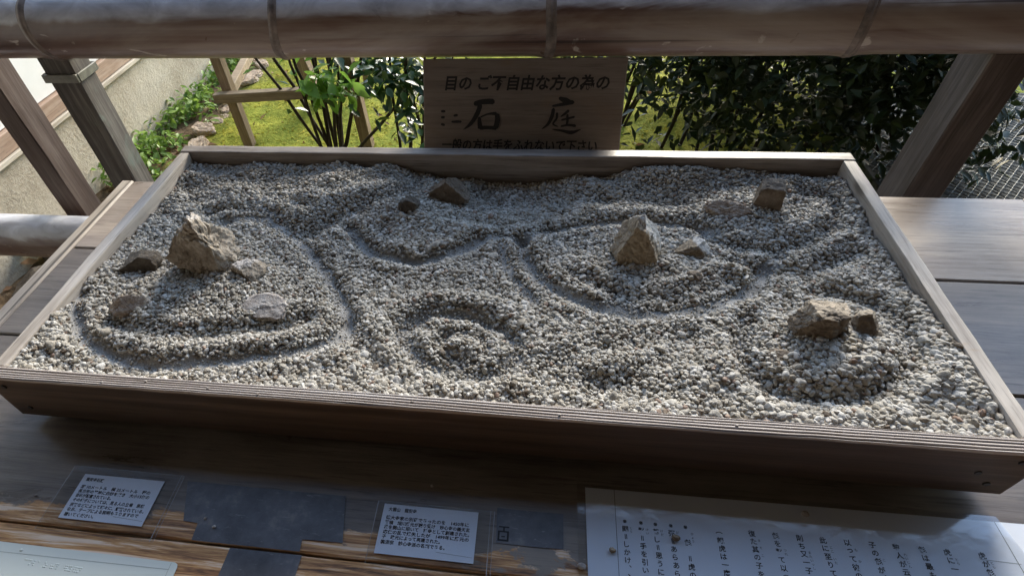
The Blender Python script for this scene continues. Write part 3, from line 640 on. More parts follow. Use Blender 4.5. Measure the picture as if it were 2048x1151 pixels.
for i, (x, y, w, d, h, sink, rz, mt, pl, rgh, lab) in enumerate(ROCKS):
    hz = float(field(np.array([x]), np.array([y]))[0][0])
    o = link('rock', rock_mesh('rock', w, d, h + sink, pl, 20 + i, rgh * 1.5, sub=5 if w > 0.07 else 4, nrand=9), M[mt]); o.location = (x, y, hz - sink); o.rotation_euler = (0, 0, rz)
    tag(o, lab, 'rock', 'rocks set in the miniature garden')

# ---------------------------------------------------------------- writing
def txt(s, size=None, width=None, align='LEFT', bold=0.0, shear=0.0, vertical=False, space=1.0):
    """text -> (verts, faces) in the xy plane; scaled to the given total width"""
    cu = bpy.data.curves.new('lettering', 'FONT'); cu.body = s; cu.size = 1.0; cu.resolution_u = 2; cu.offset = bold; cu.shear = shear; cu.align_x = align; cu.space_character = space
    o = bpy.data.objects.new('lettering', cu); COL.objects.link(o)
    dg = bpy.context.evaluated_depsgraph_get(); dg.update(); me = bpy.data.meshes.new_from_object(o.evaluated_get(dg))
    v = np.empty(len(me.vertices) * 3); me.vertices.foreach_get('co', v); v = v.reshape(-1, 3); f = [tuple(p.vertices) for p in me.polygons]
    bpy.data.objects.remove(o); bpy.data.curves.remove(cu); bpy.data.meshes.remove(me)
    if len(v) == 0: return v, f
    x0, x1 = v[:, 0].min(), v[:, 0].max()
    k = size if size else width / max(1e-6, x1 - x0)
    v = v * k
    if width and size:      # fit both
        v[:, 0] *= width / max(1e-6, v[:, 0].max() - v[:, 0].min())
    if align == 'LEFT': v[:, 0] -= v[:, 0].min()
    return v, f
class Ink:
    def __init__(s): s.v = []; s.f = []
    def add(s, vf, ox, oy, oz=0.0, rot=0.0):
        v, f = vf; b = len(s.v); c, q = math.cos(rot), math.sin(rot)
        for p in v: s.v.append((ox + p[0] * c - p[1] * q, oy + p[0] * q + p[1] * c, oz))
        s.f += [tuple(i + b for i in t) for t in f]
    def poly(s, pts, oz=0.0):
        b = len(s.v); s.v += [(x, y, oz) for x, y in pts]; s.f.append(tuple(range(b, b + len(pts))))
    def stroke(s, pts, ws, oz=0.0):
        """brush stroke: centre line and widths -> strip with rounded ends"""
        P = spline(pts) if len(pts) > 2 else np.array([np.array(pts[0]) * (1 - t) + np.array(pts[1]) * t for t in np.linspace(0, 1, 14)])
        W = np.interp(np.linspace(0, 1, len(P)), np.linspace(0, 1, len(ws)), ws); b = len(s.v); n = len(P)
        for i in range(n):
            d = P[min(i + 1, n - 1)] - P[max(i - 1, 0)]; d = d / (np.hypot(*d) + 1e-9); nn = np.array([-d[1], d[0]])
            e = min(i, n - 1 - i) / n; k = W[i] / 2 * min(1.0, 0.35 + e * 9)
            a = P[i] + nn * k * (1 + 0.12 * noise.noise(Vector((i * 0.7, pts[0][0] * 90, 0)))); c = P[i] - nn * k * (1 + 0.12 * noise.noise(Vector((i * 0.7, pts[0][1] * 90, 5))))
            s.v += [(a[0], a[1], oz), (c[0], c[1], oz)]
        s.f += [(b + 2 * i, b + 2 * i + 1, b + 2 * i + 3, b + 2 * i + 2) for i in range(n - 1)]
    def build(s, name, mat, parent): return mesh(name, s.v, s.f, mat, parent)

# sign board leaning against the bamboo rail
lean = math.atan2(0.123, 0.224)
sg = empty('sign_board', (0.051, 0.632, TZ + 0.001), (R(90) - lean, 0, 0))
tag(sg, 'dark wooden sign board with brushed Japanese writing leaning on the bamboo rail', 'sign')
bpy.context.view_layer.update()
panel = box('panel', -0.2005, 0.2005, 0.0, 0.255, -0.010, 0.0, M['sign'], sg, 0.0015, wob=0.0006, cuts=16, axis=0)
ik = Ink(); e = 0.0006
ik.add(txt('目の ご不自由な方の為の', size=0.029, width=0.326, bold=0.028, shear=0.15), -0.156, 0.1995, e)
def ZM(a, b):  # from the enlarged detail of the photograph to board coordinates
    u, v = a / 2048, b / 1024
    return ((-0.2271 * (1 - u) + 0.2195 * u) * (1 - v) + (-0.2316 * (1 - u) + 0.2435 * u) * v, (0.2809 * (1 - u) + 0.2755 * u) * (1 - v) + (0.0604 * (1 - u) + 0.0666 * u) * v)
def ST(pts, ws, z=e): ik.stroke([ZM(*p) for p in pts], [w * 0.00022 for w in ws], z)
ST([(590, 510), (680, 490), (780, 490)], [42, 46, 50]); ST([(655, 505), (620, 600), (560, 690), (495, 742)], [44, 44, 34, 6], e + .0001)
ST([(640, 625), (645, 690), (650, 735)], [30, 42, 46], e + .0002); ST([(650, 628), (720, 600), (800, 595)], [14, 16, 34], e + .0003)
ST([(800, 595), (805, 660), (785, 735)], [40, 50, 46], e + .0004); ST([(640, 725), (720, 722), (800, 728)], [38, 32, 38], e + .0005)
ST([(1350, 455), (1410, 480), (1475, 495)], [26, 50, 18]); ST([(1290, 530), (1390, 512), (1485, 492)], [18, 30, 36], e + .0001)
ST([(1305, 545), (1290, 620), (1255, 690), (1200, 738)], [30, 34, 26, 8], e + .0002); ST([(1335, 585), (1330, 640), (1300, 690), (1345, 715)], [22, 20, 16, 10], e + .0003)
ST([(1440, 565), (1400, 600), (1365, 625)], [26, 22, 10], e + .0004); ST([(1370, 655), (1430, 640), (1490, 625)], [16, 18, 20], e + .0005)
ST([(1425, 600), (1425, 660), (1420, 700)], [20, 22, 20], e + .0006); ST([(1365, 712), (1430, 700), (1500, 708)], [16, 20, 26], e + .0007)
ST([(1290, 738), (1380, 752), (1460, 768), (1545, 738)], [10, 22, 34, 8], e + .0008)
for p in (((290, 575), (330, 575)), ((290, 630), (325, 628)), ((290, 690), (325, 700)), ((405, 615), (445, 608)), ((385, 670), (480, 668))): ST(p, [16, 24, 18])
ik.add(txt('一般の方は手をふれないで下さい', size=0.024, width=0.318, bold=0.024, shear=0.1), -0.162, 0.0835, e)
ik.build('lettering', M['ink'], panel)

def sheet_obj(name, pts, z, mat, parent, th=0.0006):
    n = len(pts); V = [(x, y, z) for x, y in pts] + [(x, y, z - th) for x, y in pts]
    F = [tuple(range(n)), tuple(range(n, 2 * n))[::-1]] + [(i, i + n, (i + 1) % n + n, (i + 1) % n) for i in range(n)]
    return mesh(name, V, [f[::-1] for f in F] if (pts[1][0] - pts[0][0]) * (pts[2][1] - pts[0][1]) - (pts[1][1] - pts[0][1]) * (pts[2][0] - pts[0][0]) < 0 else F, mat, parent)
def film_sheet(name, pts, z, parent):
    o = mesh(name, [(x, y, z) for x, y in pts], [tuple(range(len(pts)))], M['film'], parent)
    if o.data.polygons[0].normal.z < 0: o.data.flip_normals()
    return o
def card(label, px0, px1, py1, py0, fx0, fx1, fy1, fy0, title, tw, lines, fr, wid, tilt=0.0):
    cx, cy = (px0 + px1) / 2, (py0 + py1) / 2
    o = empty('laminated_card', (*BT(cx, cy), TZ + 0.0012), (0, 0, tilt)); o.scale = (BS, BS, 1); tag(o, label, 'card', 'laminated explanation cards'); bpy.context.view_layer.update()
    w, h = px1 - px0, py1 - py0
    paper = sheet_obj('paper', [(-w / 2, -h / 2), (w / 2, -h / 2), (w / 2, h / 2), (-w / 2, h / 2)], 0.0006, M['paper'], o, 0.0004)
    k = Ink(); left = -w / 2 + w * 0.045
    k.add(txt(title, size=0.0062, width=tw, bold=0.022), left + w * 0.01, h / 2 - h * fr[0] - 0.0022, 0.0008)
    for s, f, q in zip(lines, fr[1:], wid): k.add(txt(s, size=0.0060, width=q * w, bold=0.022), left, h / 2 - h * f - 0.0022, 0.0008)
    k.build('lettering', M['print'], paper)['kind'] = 'stuff'
    r = 0.003; fx0 -= cx; fx1 -= cx; fy0 -= cy; fy1 -= cy
    slv = film_sheet('plastic_sleeve', [(fx0 + r, fy0), (fx1 - r, fy0), (fx1, fy0 + r), (fx1, fy1 - r), (fx1 - r, fy1), (fx0 + r, fy1), (fx0, fy1 - r), (fx0, fy0 + r)], 0.0014, o)
    for (a, b, c_, d) in ((fx0, fy0, fx1, fy0 + .0012), (fx0, fy1 - .0012, fx1, fy1), (fx0, fy0, fx0 + .0014, fy1), (fx1 - .0014, fy0, fx1, fy1), (fx1 - .0062, fy0, fx1 - .0055, fy1)):
        q = Ink(); q.poly([(a + .002, b + .001), (c_, b), (c_, d - .001), (a, d)], 0.0017); q.build('sleeve_seam', M['seam'], slv)
    m = Ink(); m.poly([(w * .12, -h * .36), (w * .48, -h * .395), (w * .48, -h * .40), (w * .12, -h * .366)], 0.00085); m.build('crease', M['line'], paper)
card('laminated card describing the stone garden, beside the pale green braille sheet', -0.573, -0.441, -0.0445, -0.1135, -0.5975, -0.4125, -0.0330, -0.1335, '龍安寺石庭', 0.029,
     ['縦 10メートル　横 25メートル　程の', '長方形の平地に白砂を敷き　大小15個の', '岩石が配置されている。', 'その様子については、見る人の立場　思想', '宗教などによって様々に、解釈されている。', 'なお、テープによる説明もありますので', '聴いてください。'],
     [.12, .29, .39, .49, .59, .70, .80, .91], [.86, .875, .44, .87, .90, .86, .36])
card('laminated card with temple history dates 1450 and 1499, beside the large printed sheet', -0.101, 0.0328, -0.0455, -0.1150, -0.1110, 0.0557, -0.0420, -0.1300, '大雲山　龍安寺', 0.040,
     ['徳大寺家の別荘であったのを　1450年に', '管領　細川勝元が譲り受け　妙心寺の義天玄', '承を開山に招いて　禅寺として創建された。', '応仁の乱で焼失したが　1499年に勝元の', '子　政元によって再建された。', '臨済宗　妙心寺派の名刹である。'],
     [.11, .28, .38, .475, .57, .665, .77], [.87, .885, .885, .885, .60, .655])

# large printed sheet
ps = empty('printed_sheet', (*BT(0.45, -0.12), TZ + 0.0012)); ps.scale = (BS, BS, 1); tag(ps, 'large white sheet printed with vertical columns of Japanese text', 'sheet'); bpy.context.view_layer.update()
X0, Y0 = 0.45, -0.12
paper = sheet_obj('paper', [(0.1796 - X0, -0.36 - Y0), (0.745 - X0, -0.36 - Y0), (0.745 - X0, 0.009 - Y0), (0.1796 - X0, 0.0062 - Y0)], 0.0006, M['paper'], ps, 0.0005)
k = Ink()
for a, b in (((0.2192, 0.006), (0.2150, -0.34)), ((0.700, 0.010), (0.712, -0.34))): k.poly([(a[0] - X0, a[1] - Y0), (a[0] + .0008 - X0, a[1] - Y0), (b[0] + .0008 - X0, b[1] - Y0), (b[0] - X0, b[1] - Y0)], 0.0008)
k.poly([(0.66 - X0, -0.043 - Y0), (0.705 - X0, -0.0445 - Y0), (0.705 - X0, -0.0450 - Y0), (0.66 - X0, -0.0436 - Y0)], 0.0008)
k.build('ruled_line', M['line'], paper)['kind'] = 'stuff'
COLS = [(0.2307, '※闘＝しかけ、ふせぐ', 'とう'), (0.2518, '※挈＝手を引いて', 'けい'), (0.2706, '※蓋し＝思うに', 'けだ'), (0.2905, '※彌＝あらあら', 'び'), (0.3092, '※　彪　＝虎の', 'ひょう'), (0.3513, '︵親虎は一度に', ''), (0.3927, '復た其の子を', 'ま　そ　こ'),
        (0.4219, '彪を挈て以って', '　　つれ'), (0.4512, '則ち又一子を', '　　またいっし'), (0.4796, '此に至りて', 'ここ　いた'), (0.5089, '以って彼の', 'も　　か'), (0.5383, '子の彪が、', '　　こ'), (0.5664, '黎人が云う', 'れいじん'), (0.5963, '彪は最も', ''), (0.6248, '虎に一', 'とら'), (0.6643, '虎が彪を', 'とら')]
k = Ink()
for ci, (x, s, fu) in enumerate(COLS):
    y = -0.0383 if ci != 5 else -0.0415
    for ch in s:
        if ch not in '　 ':
            cc = '॥' if False else ch
            v = txt(cc, size=0.0088, align='CENTER', bold=0.018)
            if len(v[0]):
                mx = (v[0][:, 0].max() + v[0][:, 0].min()) / 2; my = (v[0][:, 1].max() + v[0][:, 1].min()) / 2
                vv = v[0] - np.array([mx, my, 0])
                k.add((vv, v[1]), x - X0 + (0.0025 if ch == '、' else 0), y - Y0 + (0.003 if ch == '、' else 0), 0.0008, R(90) if ch == '＝' else 0.0)
        y -= 0.0103
    y = -0.0463
    for ch in fu:
        if ch != '　':
            v = txt(ch, size=0.0040, align='CENTER'); k.add(v, x - X0 + 0.0072, y - Y0 - 0.002, 0.0008)
        y -= 0.0048
k.build('lettering', M['print'], paper)['kind'] = 'stuff'
film_sheet('plastic_cover', [(0.168 - X0, -0.37 - Y0), (0.79 - X0, -0.37 - Y0), (0.705 - X0, 0.016 - Y0), (0.168 - X0, 0.011 - Y0)], 0.0016, ps)

# braille sheet
bs = empty('braille_sheet', (*BT(-0.50, -0.20), TZ + 0.001)); bs.scale = (BS, BS, 1); tag(bs, 'pale green plastic sheet with embossed braille dots', 'sheet'); bpy.context.view_layer.update()
r = 0.006; x0, x1, y0, y1 = -0.74 + .5, -0.362 + .5, -0.36 + .2, -0.1555 + .2
bsh = sheet_obj('sheet', [(x0, y0), (x1, y0), (x1, y1 - r), (x1 - r * .3, y1 - r * .3), (x1 - r, y1), (x0, y1 + 0.001)], 0.0012, M['braille'], bs, 0.0010)
k = Ink(); k.poly([(x0, -.1690 + .2), (x1 - .010, -.1652 + .2), (x1 - .010, -.1656 + .2), (x0, -.1694 + .2)], .0014); k.poly([(x1 - .0105, y1 - .001), (x1 - .0101, y1 - .001), (x1 - .0101, y0), (x1 - .0105, y0)], .0014)
k.build('ruled_line', M['line'], bsh)['kind'] = 'stuff'
bm = bmesh.new(); bmesh.ops.create_uvsphere(bm, u_segments=8, v_segments=6, radius=0.00145); dm = bpy.data.meshes.new('braille_dot'); bm.to_mesh(dm); bm.free(); dm.materials.append(M['braille'])
cells = [(0, '14'), (0.006, '146'), (0.012, '2456'), (0.020, '1'), (0.030, '1356'), (0.040, '2356'), (0.046, '1456'), (0.060, '12456'), (0.066, '13456'), (0.074, '123456'), (0.080, '1345')]
for cx, code in cells:
    for d in code:
        d = int(d) - 1; o = link('braille_dot', dm, None, bsh); o.location = (-0.5808 + .5 + cx * 1.05 + (d // 3) * 0.0027, -0.1740 + .2 - cx * 0.03 - (d % 3) * 0.0027, 0.0010); o.scale = (1, 1, 0.6)
for (dx, dy) in ((-0.596, -0.163),):
    o = link('braille_dot', dm, None, bsh); o.location = (dx + .5, dy + .2, 0.0012); o.scale = (1.8, 1.5, 1.0)

# dark film patches stuck on the bench
def patch(label, pts, z):
    cx = sum(p[0] for p in pts) / len(pts); cy = sum(p[1] for p in pts) / len(pts)
    o = sheet_obj('film_patch', [(x - cx, y - cy) for x, y in pts], 0.0003, M['tape'], None, 0.00025); o.location = (*BT(cx, cy), TZ + z); o.scale = (BS, BS, 1); tag(o, label, 'film patch', 'dark film patches stuck on the bench'); return o
patch('large dark grey film patch with a corner torn off, between the two laminated cards', [(-0.4063, -0.040), (-0.1604, -0.040), (-0.147, -0.106), (-0.2041, -0.107), (-0.2025, -0.1235), (-0.3600, -0.1240), (-0.3615, -0.100), (-0.3842, -0.099)], 0.0008)
patch('dark grey film patch below the plank joint, next to the pale green braille sheet', [(-0.3005, -0.1285), (-0.1976, -0.1280), (-0.1990, -0.20), (-0.303, -0.20)], 0.0008)
tp = patch('dark grey film patch bearing a printed mark, beside the large printed sheet', [(0.058, -0.036), (0.149, -0.036), (0.149, -0.084), (0.112, -0.0850), (0.060, -0.0845)], 0.0008)
k = Ink(); px, py = (tp.location.x - 0.0858) / BS + 0.0858, (tp.location.y + 0.3621) / BS - 0.3621
def rect(a, b, c_, d): k.poly([(a - px, b - py), (c_ - px, b - py), (c_ - px, d - py), (a - px, d - py)], 0.0005)
rect(.0625, -.0630, .0765, -.0612); rect(.0685, -.0675, .0705, -.0630); rect(.0615, -.0695, .0765, -.0675); rect(.0615, -.0815, .0640, -.0695); rect(.0740, -.0815, .0765, -.0695); rect(.0640, -.0815, .0740, -.0790); rect(.0665, -.0760, .0715, -.0745)
k.build('printed_mark', M['ink'], tp)

# ---------------------------------------------------------------- rail, posts
def bamboo(name, x0, x1, y, zl, zr, rad, nodes, label, mt='bamboo'):
    o = empty(name, ((x0 + x1) / 2, y, (zl + zr) / 2)); tag(o, label, 'rail', 'bamboo rails'); bpy.context.view_layer.update(); ox, oy, oz = o.location
    pts, rr, = [], []; n = 56; V = []; F = []; N = 260
    for i in range(N + 1):
        x = x0 + (x1 - x0) * i / N; z = zl + (zr - zl) * i / N
        dn = min(abs(x - q) for q in nodes); r = rad * (1 + 0.035 * math.exp(-(dn / 0.02) ** 2) - 0.012 * math.exp(-((dn - 0.035) / 0.02) ** 2))
        seg = sum(q < x for q in nodes)
        for k in range(n):
            a = 2 * math.pi * k / n
            # each internode carries a shallow flattened groove, on alternate sides
            c = (-1.9, -0.45, -2.2, -0.75, -2.5, -1.4)[seg % 6]; da = math.atan2(math.sin(a - c), math.cos(a - c))
            flat = 0.035 * math.exp(-(da / 0.42) ** 2) * min(1, dn / 0.06)
            q = r * (1 - flat + 0.006 * noise.noise(Vector((x * 5, math.cos(a), math.sin(a) + seg))))
            V.append((x - ox, y + q * math.cos(a) - oy, z + q * math.sin(a) - oz))
    for i in range(N):
        for k in range(n): k2 = (k + 1) % n; F.append((i * n + k, (i + 1) * n + k, (i + 1) * n + k2, i * n + k2))
    F.append(tuple(range(n))); F.append(tuple(range(N * n, N * n + n))[::-1])
    culm = mesh('culm', V, F, M[mt], o, True)
    for q in nodes:
        t = (q - x0) / (x1 - x0); z = zl + (zr - zl) * t
        prof = [(-0.010, 1.018), (-0.005, 1.045), (-0.002, 1.062), (0.0015, 1.050), (0.0035, 1.030), (0.006, 1.046), (0.010, 1.020)]
        vv, ff = [], []
        for j, (dx, s) in enumerate(prof):
            for k in range(n):
                a = 2 * math.pi * k / n; wv = 0.004 * math.sin(a * 2 + q * 7) + 0.003 * math.sin(a + q * 3); vv.append((q + dx + wv - ox, y + rad * s * math.cos(a) - oy, z + rad * s * math.sin(a) - oz))
        for j in range(len(prof) - 1):
            for k in range(n): k2 = (k + 1) % n; ff.append((j * n + k, (j + 1) * n + k, (j + 1) * n + k2, j * n + k2))
        mesh('node_ring', vv, ff, M['node'], culm, True)
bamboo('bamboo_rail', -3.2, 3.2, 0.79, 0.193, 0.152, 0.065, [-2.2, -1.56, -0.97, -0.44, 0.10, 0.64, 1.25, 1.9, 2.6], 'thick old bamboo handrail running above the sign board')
bamboo('bamboo_rail', -3.2, 3.2, 0.70, -0.330, -0.345, 0.060, [-2.3, -1.7, -0.95, -0.3, 0.4, 1.1, 1.8, 2.5], 'lower bamboo rail with painted sky sheen on top passing under the bench edge', 'bamboo_pale')
def post(name, label, x0, x1, y0, y1, z1, mat):
    o = empty(name, ((x0 + x1) / 2, (y0 + y1) / 2, GZ - 0.06)); tag(o, label, 'post', 'veranda rail posts'); bpy.context.view_layer.update(); ox, oy, oz = o.location
    box('shaft', x0 - ox, x1 - ox, y0 - oy, y1 - oy, 0, z1 - oz, mat, o, 0.003, wob=0.0012, cuts=24, axis=2, seed=x0); return o
p1 = post('rail_post', 'grey post with metal band beneath the bamboo handrail, next to a brown post', -1.043, -0.967, 0.78, 0.845, 0.128, M['postgrey'])
ox, oy, oz = p1.location
for (a, b, c_, d) in ((-1.049, -0.961, 0.772, 0.7785), (-1.049, -0.961, 0.8465, 0.853), (-1.0505, -1.0445, 0.779, 0.846), (-0.9655, -0.9595, 0.779, 0.846)):
    box('metal_band', a - ox, b - ox, c_ - oy, d - oy, 0.062 - oz, 0.080 - oz, M['copper'], p1.children[0], 0.001)
post('rail_post', 'reddish brown plain post beside the temple wall', -1.250, -1.187, 0.78, 0.855, 0.128, M['postbrown'])
post('rail_post', 'dark brown broad post in front of the dark shrub', 0.900, 0.977, 0.78, 0.873, 0.105, M['postz'])

# ---------------------------------------------------------------- garden: tree props, shrubs, stones, cover
def leaf_shape(L=1.0, W=0.42, fold=0.12, droop=0.12):
    prof = [(0, 0.0), (0.12, 0.32), (0.34, 0.92), (0.58, 1.0), (0.82, 0.55), (1.0, 0.0)]
    V = []; F = []
    for t, w in prof:
        z = -droop * t * t * L; V += [(t * L, 0, z), (t * L, w * W * L / 2, z + fold * w * L * 0.5), (t * L, -w * W * L / 2, z + fold * w * L * 0.5)]
    for i in range(len(prof) - 1):
        a, b = i * 3, i * 3 + 3; F += [(a, b, b + 1, a + 1), (a, a + 2, b + 2, b)]
    return np.array(V), F
LV, LF = leaf_shape()
SIMPLE_V = np.array([(0, 0, 0), (0.45, 0.23, 0.05), (1, 0, -0.08), (0.45, -0.23, 0.05)]); SIMPLE_F = [(0, 1, 2), (0, 2, 3)]
def rotm(n):
    a = rng.uniform(0, 2 * np.pi, n); b = rng.normal(-0.25, 0.5, n); c = rng.normal(0, 0.5, n)
    ca, sa, cb, sb, cc, sc = np.cos(a), np.sin(a), np.cos(b), np.sin(b), np.cos(c), np.sin(c)
    X = np.stack([ca * cb, sa * cb, sb], 1); Y0_ = np.stack([-sa, ca, 0 * a], 1); Z0 = np.cross(X, Y0_)
    Y = Y0_ * cc[:, None] + Z0 * sc[:, None]; return X, Y, np.cross(X, Y)
def leaf_cloud(name, pts, size, mat, parent=None, shape=(SIMPLE_V, SIMPLE_F), flat=False):
    pts = np.asarray(pts); n = len(pts); X, Y, Z = rotm(n)
    sv, sf = shape; s = np.asarray(size) * np.exp(rng.normal(0, 0.22, n))
    P = pts[:, None, :] + s[:, None, None] * (sv[None, :, 0:1] * X[:, None, :] + sv[None, :, 1:2] * Y[:, None, :] + sv[None, :, 2:3] * Z[:, None, :])
    m = len(sv); me = bpy.data.meshes.new(name); base = (np.arange(n) * m)
    k = len(sf[0]); fa = (base[:, None, None] + np.array(sf)[None]).reshape(-1, k)
    me.vertices.add(n * m); me.vertices.foreach_set('co', P.ravel().astype('f'))
    me.loops.add(fa.size); me.loops.foreach_set('vertex_index', fa.ravel().astype('i'))
    me.polygons.add(len(fa)); me.polygons.foreach_set('loop_start', (np.arange(len(fa)) * k).astype('i')); me.polygons.foreach_set('loop_total', np.full(len(fa), k, 'i'))
    me.update(calc_edges=True); me.validate()
    a = me.attributes.new('tone', 'FLOAT', 'POINT'); a.data.foreach_set('value', np.repeat(rng.random(n), m).astype('f'))
    o = link(name, me, mat, parent); o['kind'] = 'stuff'; return o
def leaf_objs(parent, pts, size, mat, name='leaf', face=None):
    me = bpy.data.meshes.new(name); me.from_pydata([tuple(v) for v in LV], [], LF); me.materials.append(mat); me.polygons.foreach_set('use_smooth', [True] * len(me.polygons)); me.update()
    X, Y, Z = rotm(len(pts))
    for i, p in enumerate(pts):
        o = bpy.data.objects.new(name, me); COL.objects.link(o); o.parent = parent; s = size * math.exp(rng.normal(0, 0.2))
        o.matrix_local = Matrix(((X[i][0] * s, Y[i][0] * s, Z[i][0] * s, p[0]), (X[i][1] * s, Y[i][1] * s, Z[i][1] * s, p[1]), (X[i][2] * s, Y[i][2] * s, Z[i][2] * s, p[2]), (0, 0, 0, 1)))

# props tied round the shrub
tp_ = empty('tree_prop', (-1.15, 2.2, GZ)); tag(tp_, 'wooden prop frame of posts and crossbars around the leafy shrub', 'tree prop'); bpy.context.view_layer.update()
def bar(n, a, b, w, h, mat):
    a, b = Vector(a) - tp_.location, Vector(b) - tp_.location; d = (b - a); L = d.length; t = d.normalized(); s = t.cross(Vector((0, 0, 1)) if abs(t.z) < 0.9 else Vector((0, 1, 0))).normalized(); u = s.cross(t)
    bm = bmesh.new(); bmesh.ops.create_cube(bm, size=1.0); bmesh.ops.bevel(bm, geom=list(bm.edges), offset=0.06, segments=1, affect='EDGES')
    for v in bm.verts: c = v.co.copy(); v.co = a + t * ((c.x + 0.5) * L) + s * c.y * w + u * c.z * h
    return from_bm(n, bm, mat, tp_)
bar('prop_post', (-1.470, 2.22, GZ - 0.1), (-1.486, 2.22, -0.10), 0.052, 0.052, M['stakez'])
bar('prop_post', (-0.798, 2.22, GZ - 0.1), (-0.835, 2.22, -0.30), 0.058, 0.058, M['stakez'])
bar('prop_post', (-1.19, 2.72, GZ - 0.1), (-1.40, 2.72, -0.10), 0.065, 0.065, M['stakez'])
bar('prop_post', (-0.955, 2.85, GZ - 0.1), (-0.935, 2.85, -0.20), 0.035, 0.035, M['stakez'])
bar('crossbar', (-1.535, 2.165, -0.618), (-0.80, 2.165, -0.580), 0.042, 0.046, M['stakex'])
bar('crossbar', (-1.500, 2.255, -0.628), (-1.69, 2.95, -0.70), 0.045, 0.045, M['stakex'])

def shrub(name, label, base, tips, bend, rad, leafpts, big, mat, size, cloud=None, cmat=None, csize=0.05, group='garden shrubs'):
    o = empty(name, base); tag(o, label, 'shrub', group); bpy.context.view_layer.update(); B = Vector(base)
    for (p, q) in tips:
        p, q = Vector(p), Vector(q); d = q - p; q2 = q + d * 0.9 + Vector((0, 0, 0.1)); pts = []
        p = p - d.normalized() * 0.12
        sd = Vector((random.gauss(0, bend), random.gauss(0, bend), 0))
        for i in range(9):
            t = i / 8; w = p.lerp(q2, t) + sd * math.sin(math.pi * t) + Vector((noise.noise(Vector((t * 5, p.x * 9, q.x))), noise.noise(Vector((t * 5, q.x * 9, p.x + 5))), 0)) * 0.018
            pts.append(w - B)
        v, f = tube(pts, [rad * (1.1 - 0.65 * i / 8) * random.uniform(0.85, 1.15) for i in range(9)], 7); mesh('stem', v, f, M['bark'], o, True)
    if len(leafpts): leaf_objs(o, [np.array(p) - np.array(base) for p in leafpts], size, mat)
    if cloud is not None: leaf_cloud('foliage', np.asarray(cloud) - np.array(base), csize, cmat, o)
    return o
ST_ = [((-1.034, 2.15, -0.891), (-1.268, 2.15, -0.411)), ((-1.02, 2.17, -0.891), (-1.219, 2.17, -0.412)), ((-1.026, 2.12, -0.891), (-1.096, 2.18, -0.413)), ((-1.006, 2.16, -0.891), (-1.047, 2.1, -0.414)), ((-0.993, 2.15, -0.89), (-0.994, 2.2, -0.414)), ((-0.971, 2.18, -0.89), (-0.936, 2.15, -0.415)), ((-0.96, 2.12, -0.89), (-0.902, 2.2, -0.415)), ((-0.938, 2.15, -0.89), (-0.807, 2.2, -0.416)), ((-0.927, 2.17, -0.89), (-0.736, 2.15, -0.417)), ((-0.949, 2.2, -0.89), (-0.878, 2.25, -0.415)), ((-0.965, 2.2, -0.89), (-0.98, 2.3, -0.415))]
fresh = [(-0.863 + rng.normal(0, 0.055), 2.0 + rng.normal(0, 0.05), -0.475 + rng.normal(0, 0.045)) for _ in range(80)]
fresh += [(-0.86 + rng.normal(0, 0.22), 2.15 + rng.normal(0, 0.15), rng.uniform(-0.55, -0.38)) for _ in range(14)]
up = [(-0.95 + rng.normal(0, 0.28), 2.2 + rng.normal(0, 0.22), 0.10 + rng.normal(0, 0.16)) for _ in range(350)]
shrub('leafy_shrub', 'many-stemmed shrub with fresh bright green leaves inside the wooden prop', (-0.98, 2.15, GZ), ST_, 0.03, 0.0095, fresh, True, M['leaf_fresh'], 0.085, up, M['leaf_fresh'], 0.075)
C_ = [((-0.614, 2.15, -0.886), (-0.595, 2.15, -0.418)), ((-0.574, 2.18, -0.885), (-0.549, 2.15, -0.419)), ((-0.508, 2.12, -0.885), (-0.461, 2.2, -0.42)), ((-0.495, 2.2, -0.884), (-0.514, 2.15, -0.419)), ((-0.828, 2.15, -0.883), (-0.559, 2.15, -0.659)), ((-0.45, 2.2, -0.884), (-0.30, 2.2, -0.419))]
glossy = [(-0.60 + rng.normal(0, 0.12), 2.12 + rng.normal(0, 0.10), -0.44 - abs(rng.normal(0, 0.07))) for _ in range(215)]
glossy += [(-0.53 + rng.normal(0, 0.05), 2.12 + rng.normal(0, 0.08), -0.64 + rng.normal(0, 0.10)) for _ in range(70)]
up = [(-0.55 + rng.normal(0, 0.25), 2.2 + rng.normal(0, 0.2), 0.0 + rng.normal(0, 0.2)) for _ in range(700)]
shrub('camellia_shrub', 'glossy dark green shrub beside the sign board', (-0.55, 2.15, GZ), C_, 0.025, 0.009, glossy, True, M['leaf_dark'], 0.068, up, M['leaf_dark'], 0.06)
# dark evergreen thicket right of the sign
def thicket(name, label, cx, cy, rx, n_leaf, n_stem, low, size, mat, base_y):
    base = (cx, base_y, GZ)
    tips = []
    for i in range(n_stem):
        x = cx + rng.uniform(-rx, rx) * 0.6; tips.append(((x, base_y + rng.uniform(-.12, .25), -0.89), (x + rng.normal(0, .18), base_y + rng.uniform(-.15, .35), -0.42)))
    cl = []
    while len(cl) < n_leaf:
        p = np.array([cx + rng.uniform(-1, 1) * rx, cy + rng.uniform(-1, 1) * 0.42, rng.uniform(-0.88, 0.25)])
        d = ((p[0] - cx) / rx) ** 2 + ((p[1] - cy) / 0.45) ** 2 + ((p[2] + 0.25) / 0.66) ** 2
        hole = noise.noise(Vector((p[0] * 5.5, p[1] * 5.5, p[2] * 5.5 + 3)))
        if d < 1.05 and hole > (0.02 if p[2] < low else -0.22) and (p[2] > low or rng.random() < 0.42): cl.append(p)
    near = sorted(cl, key=lambda p: p[1] + (0 if p[2] < -0.3 else 9))[:110]
    nid = {id(p) for p in near}; rest = [p for p in cl if id(p) not in nid]
    return shrub(name, label, base, tips, 0.06, 0.0085, near, False, mat, size, rest, mat, size)
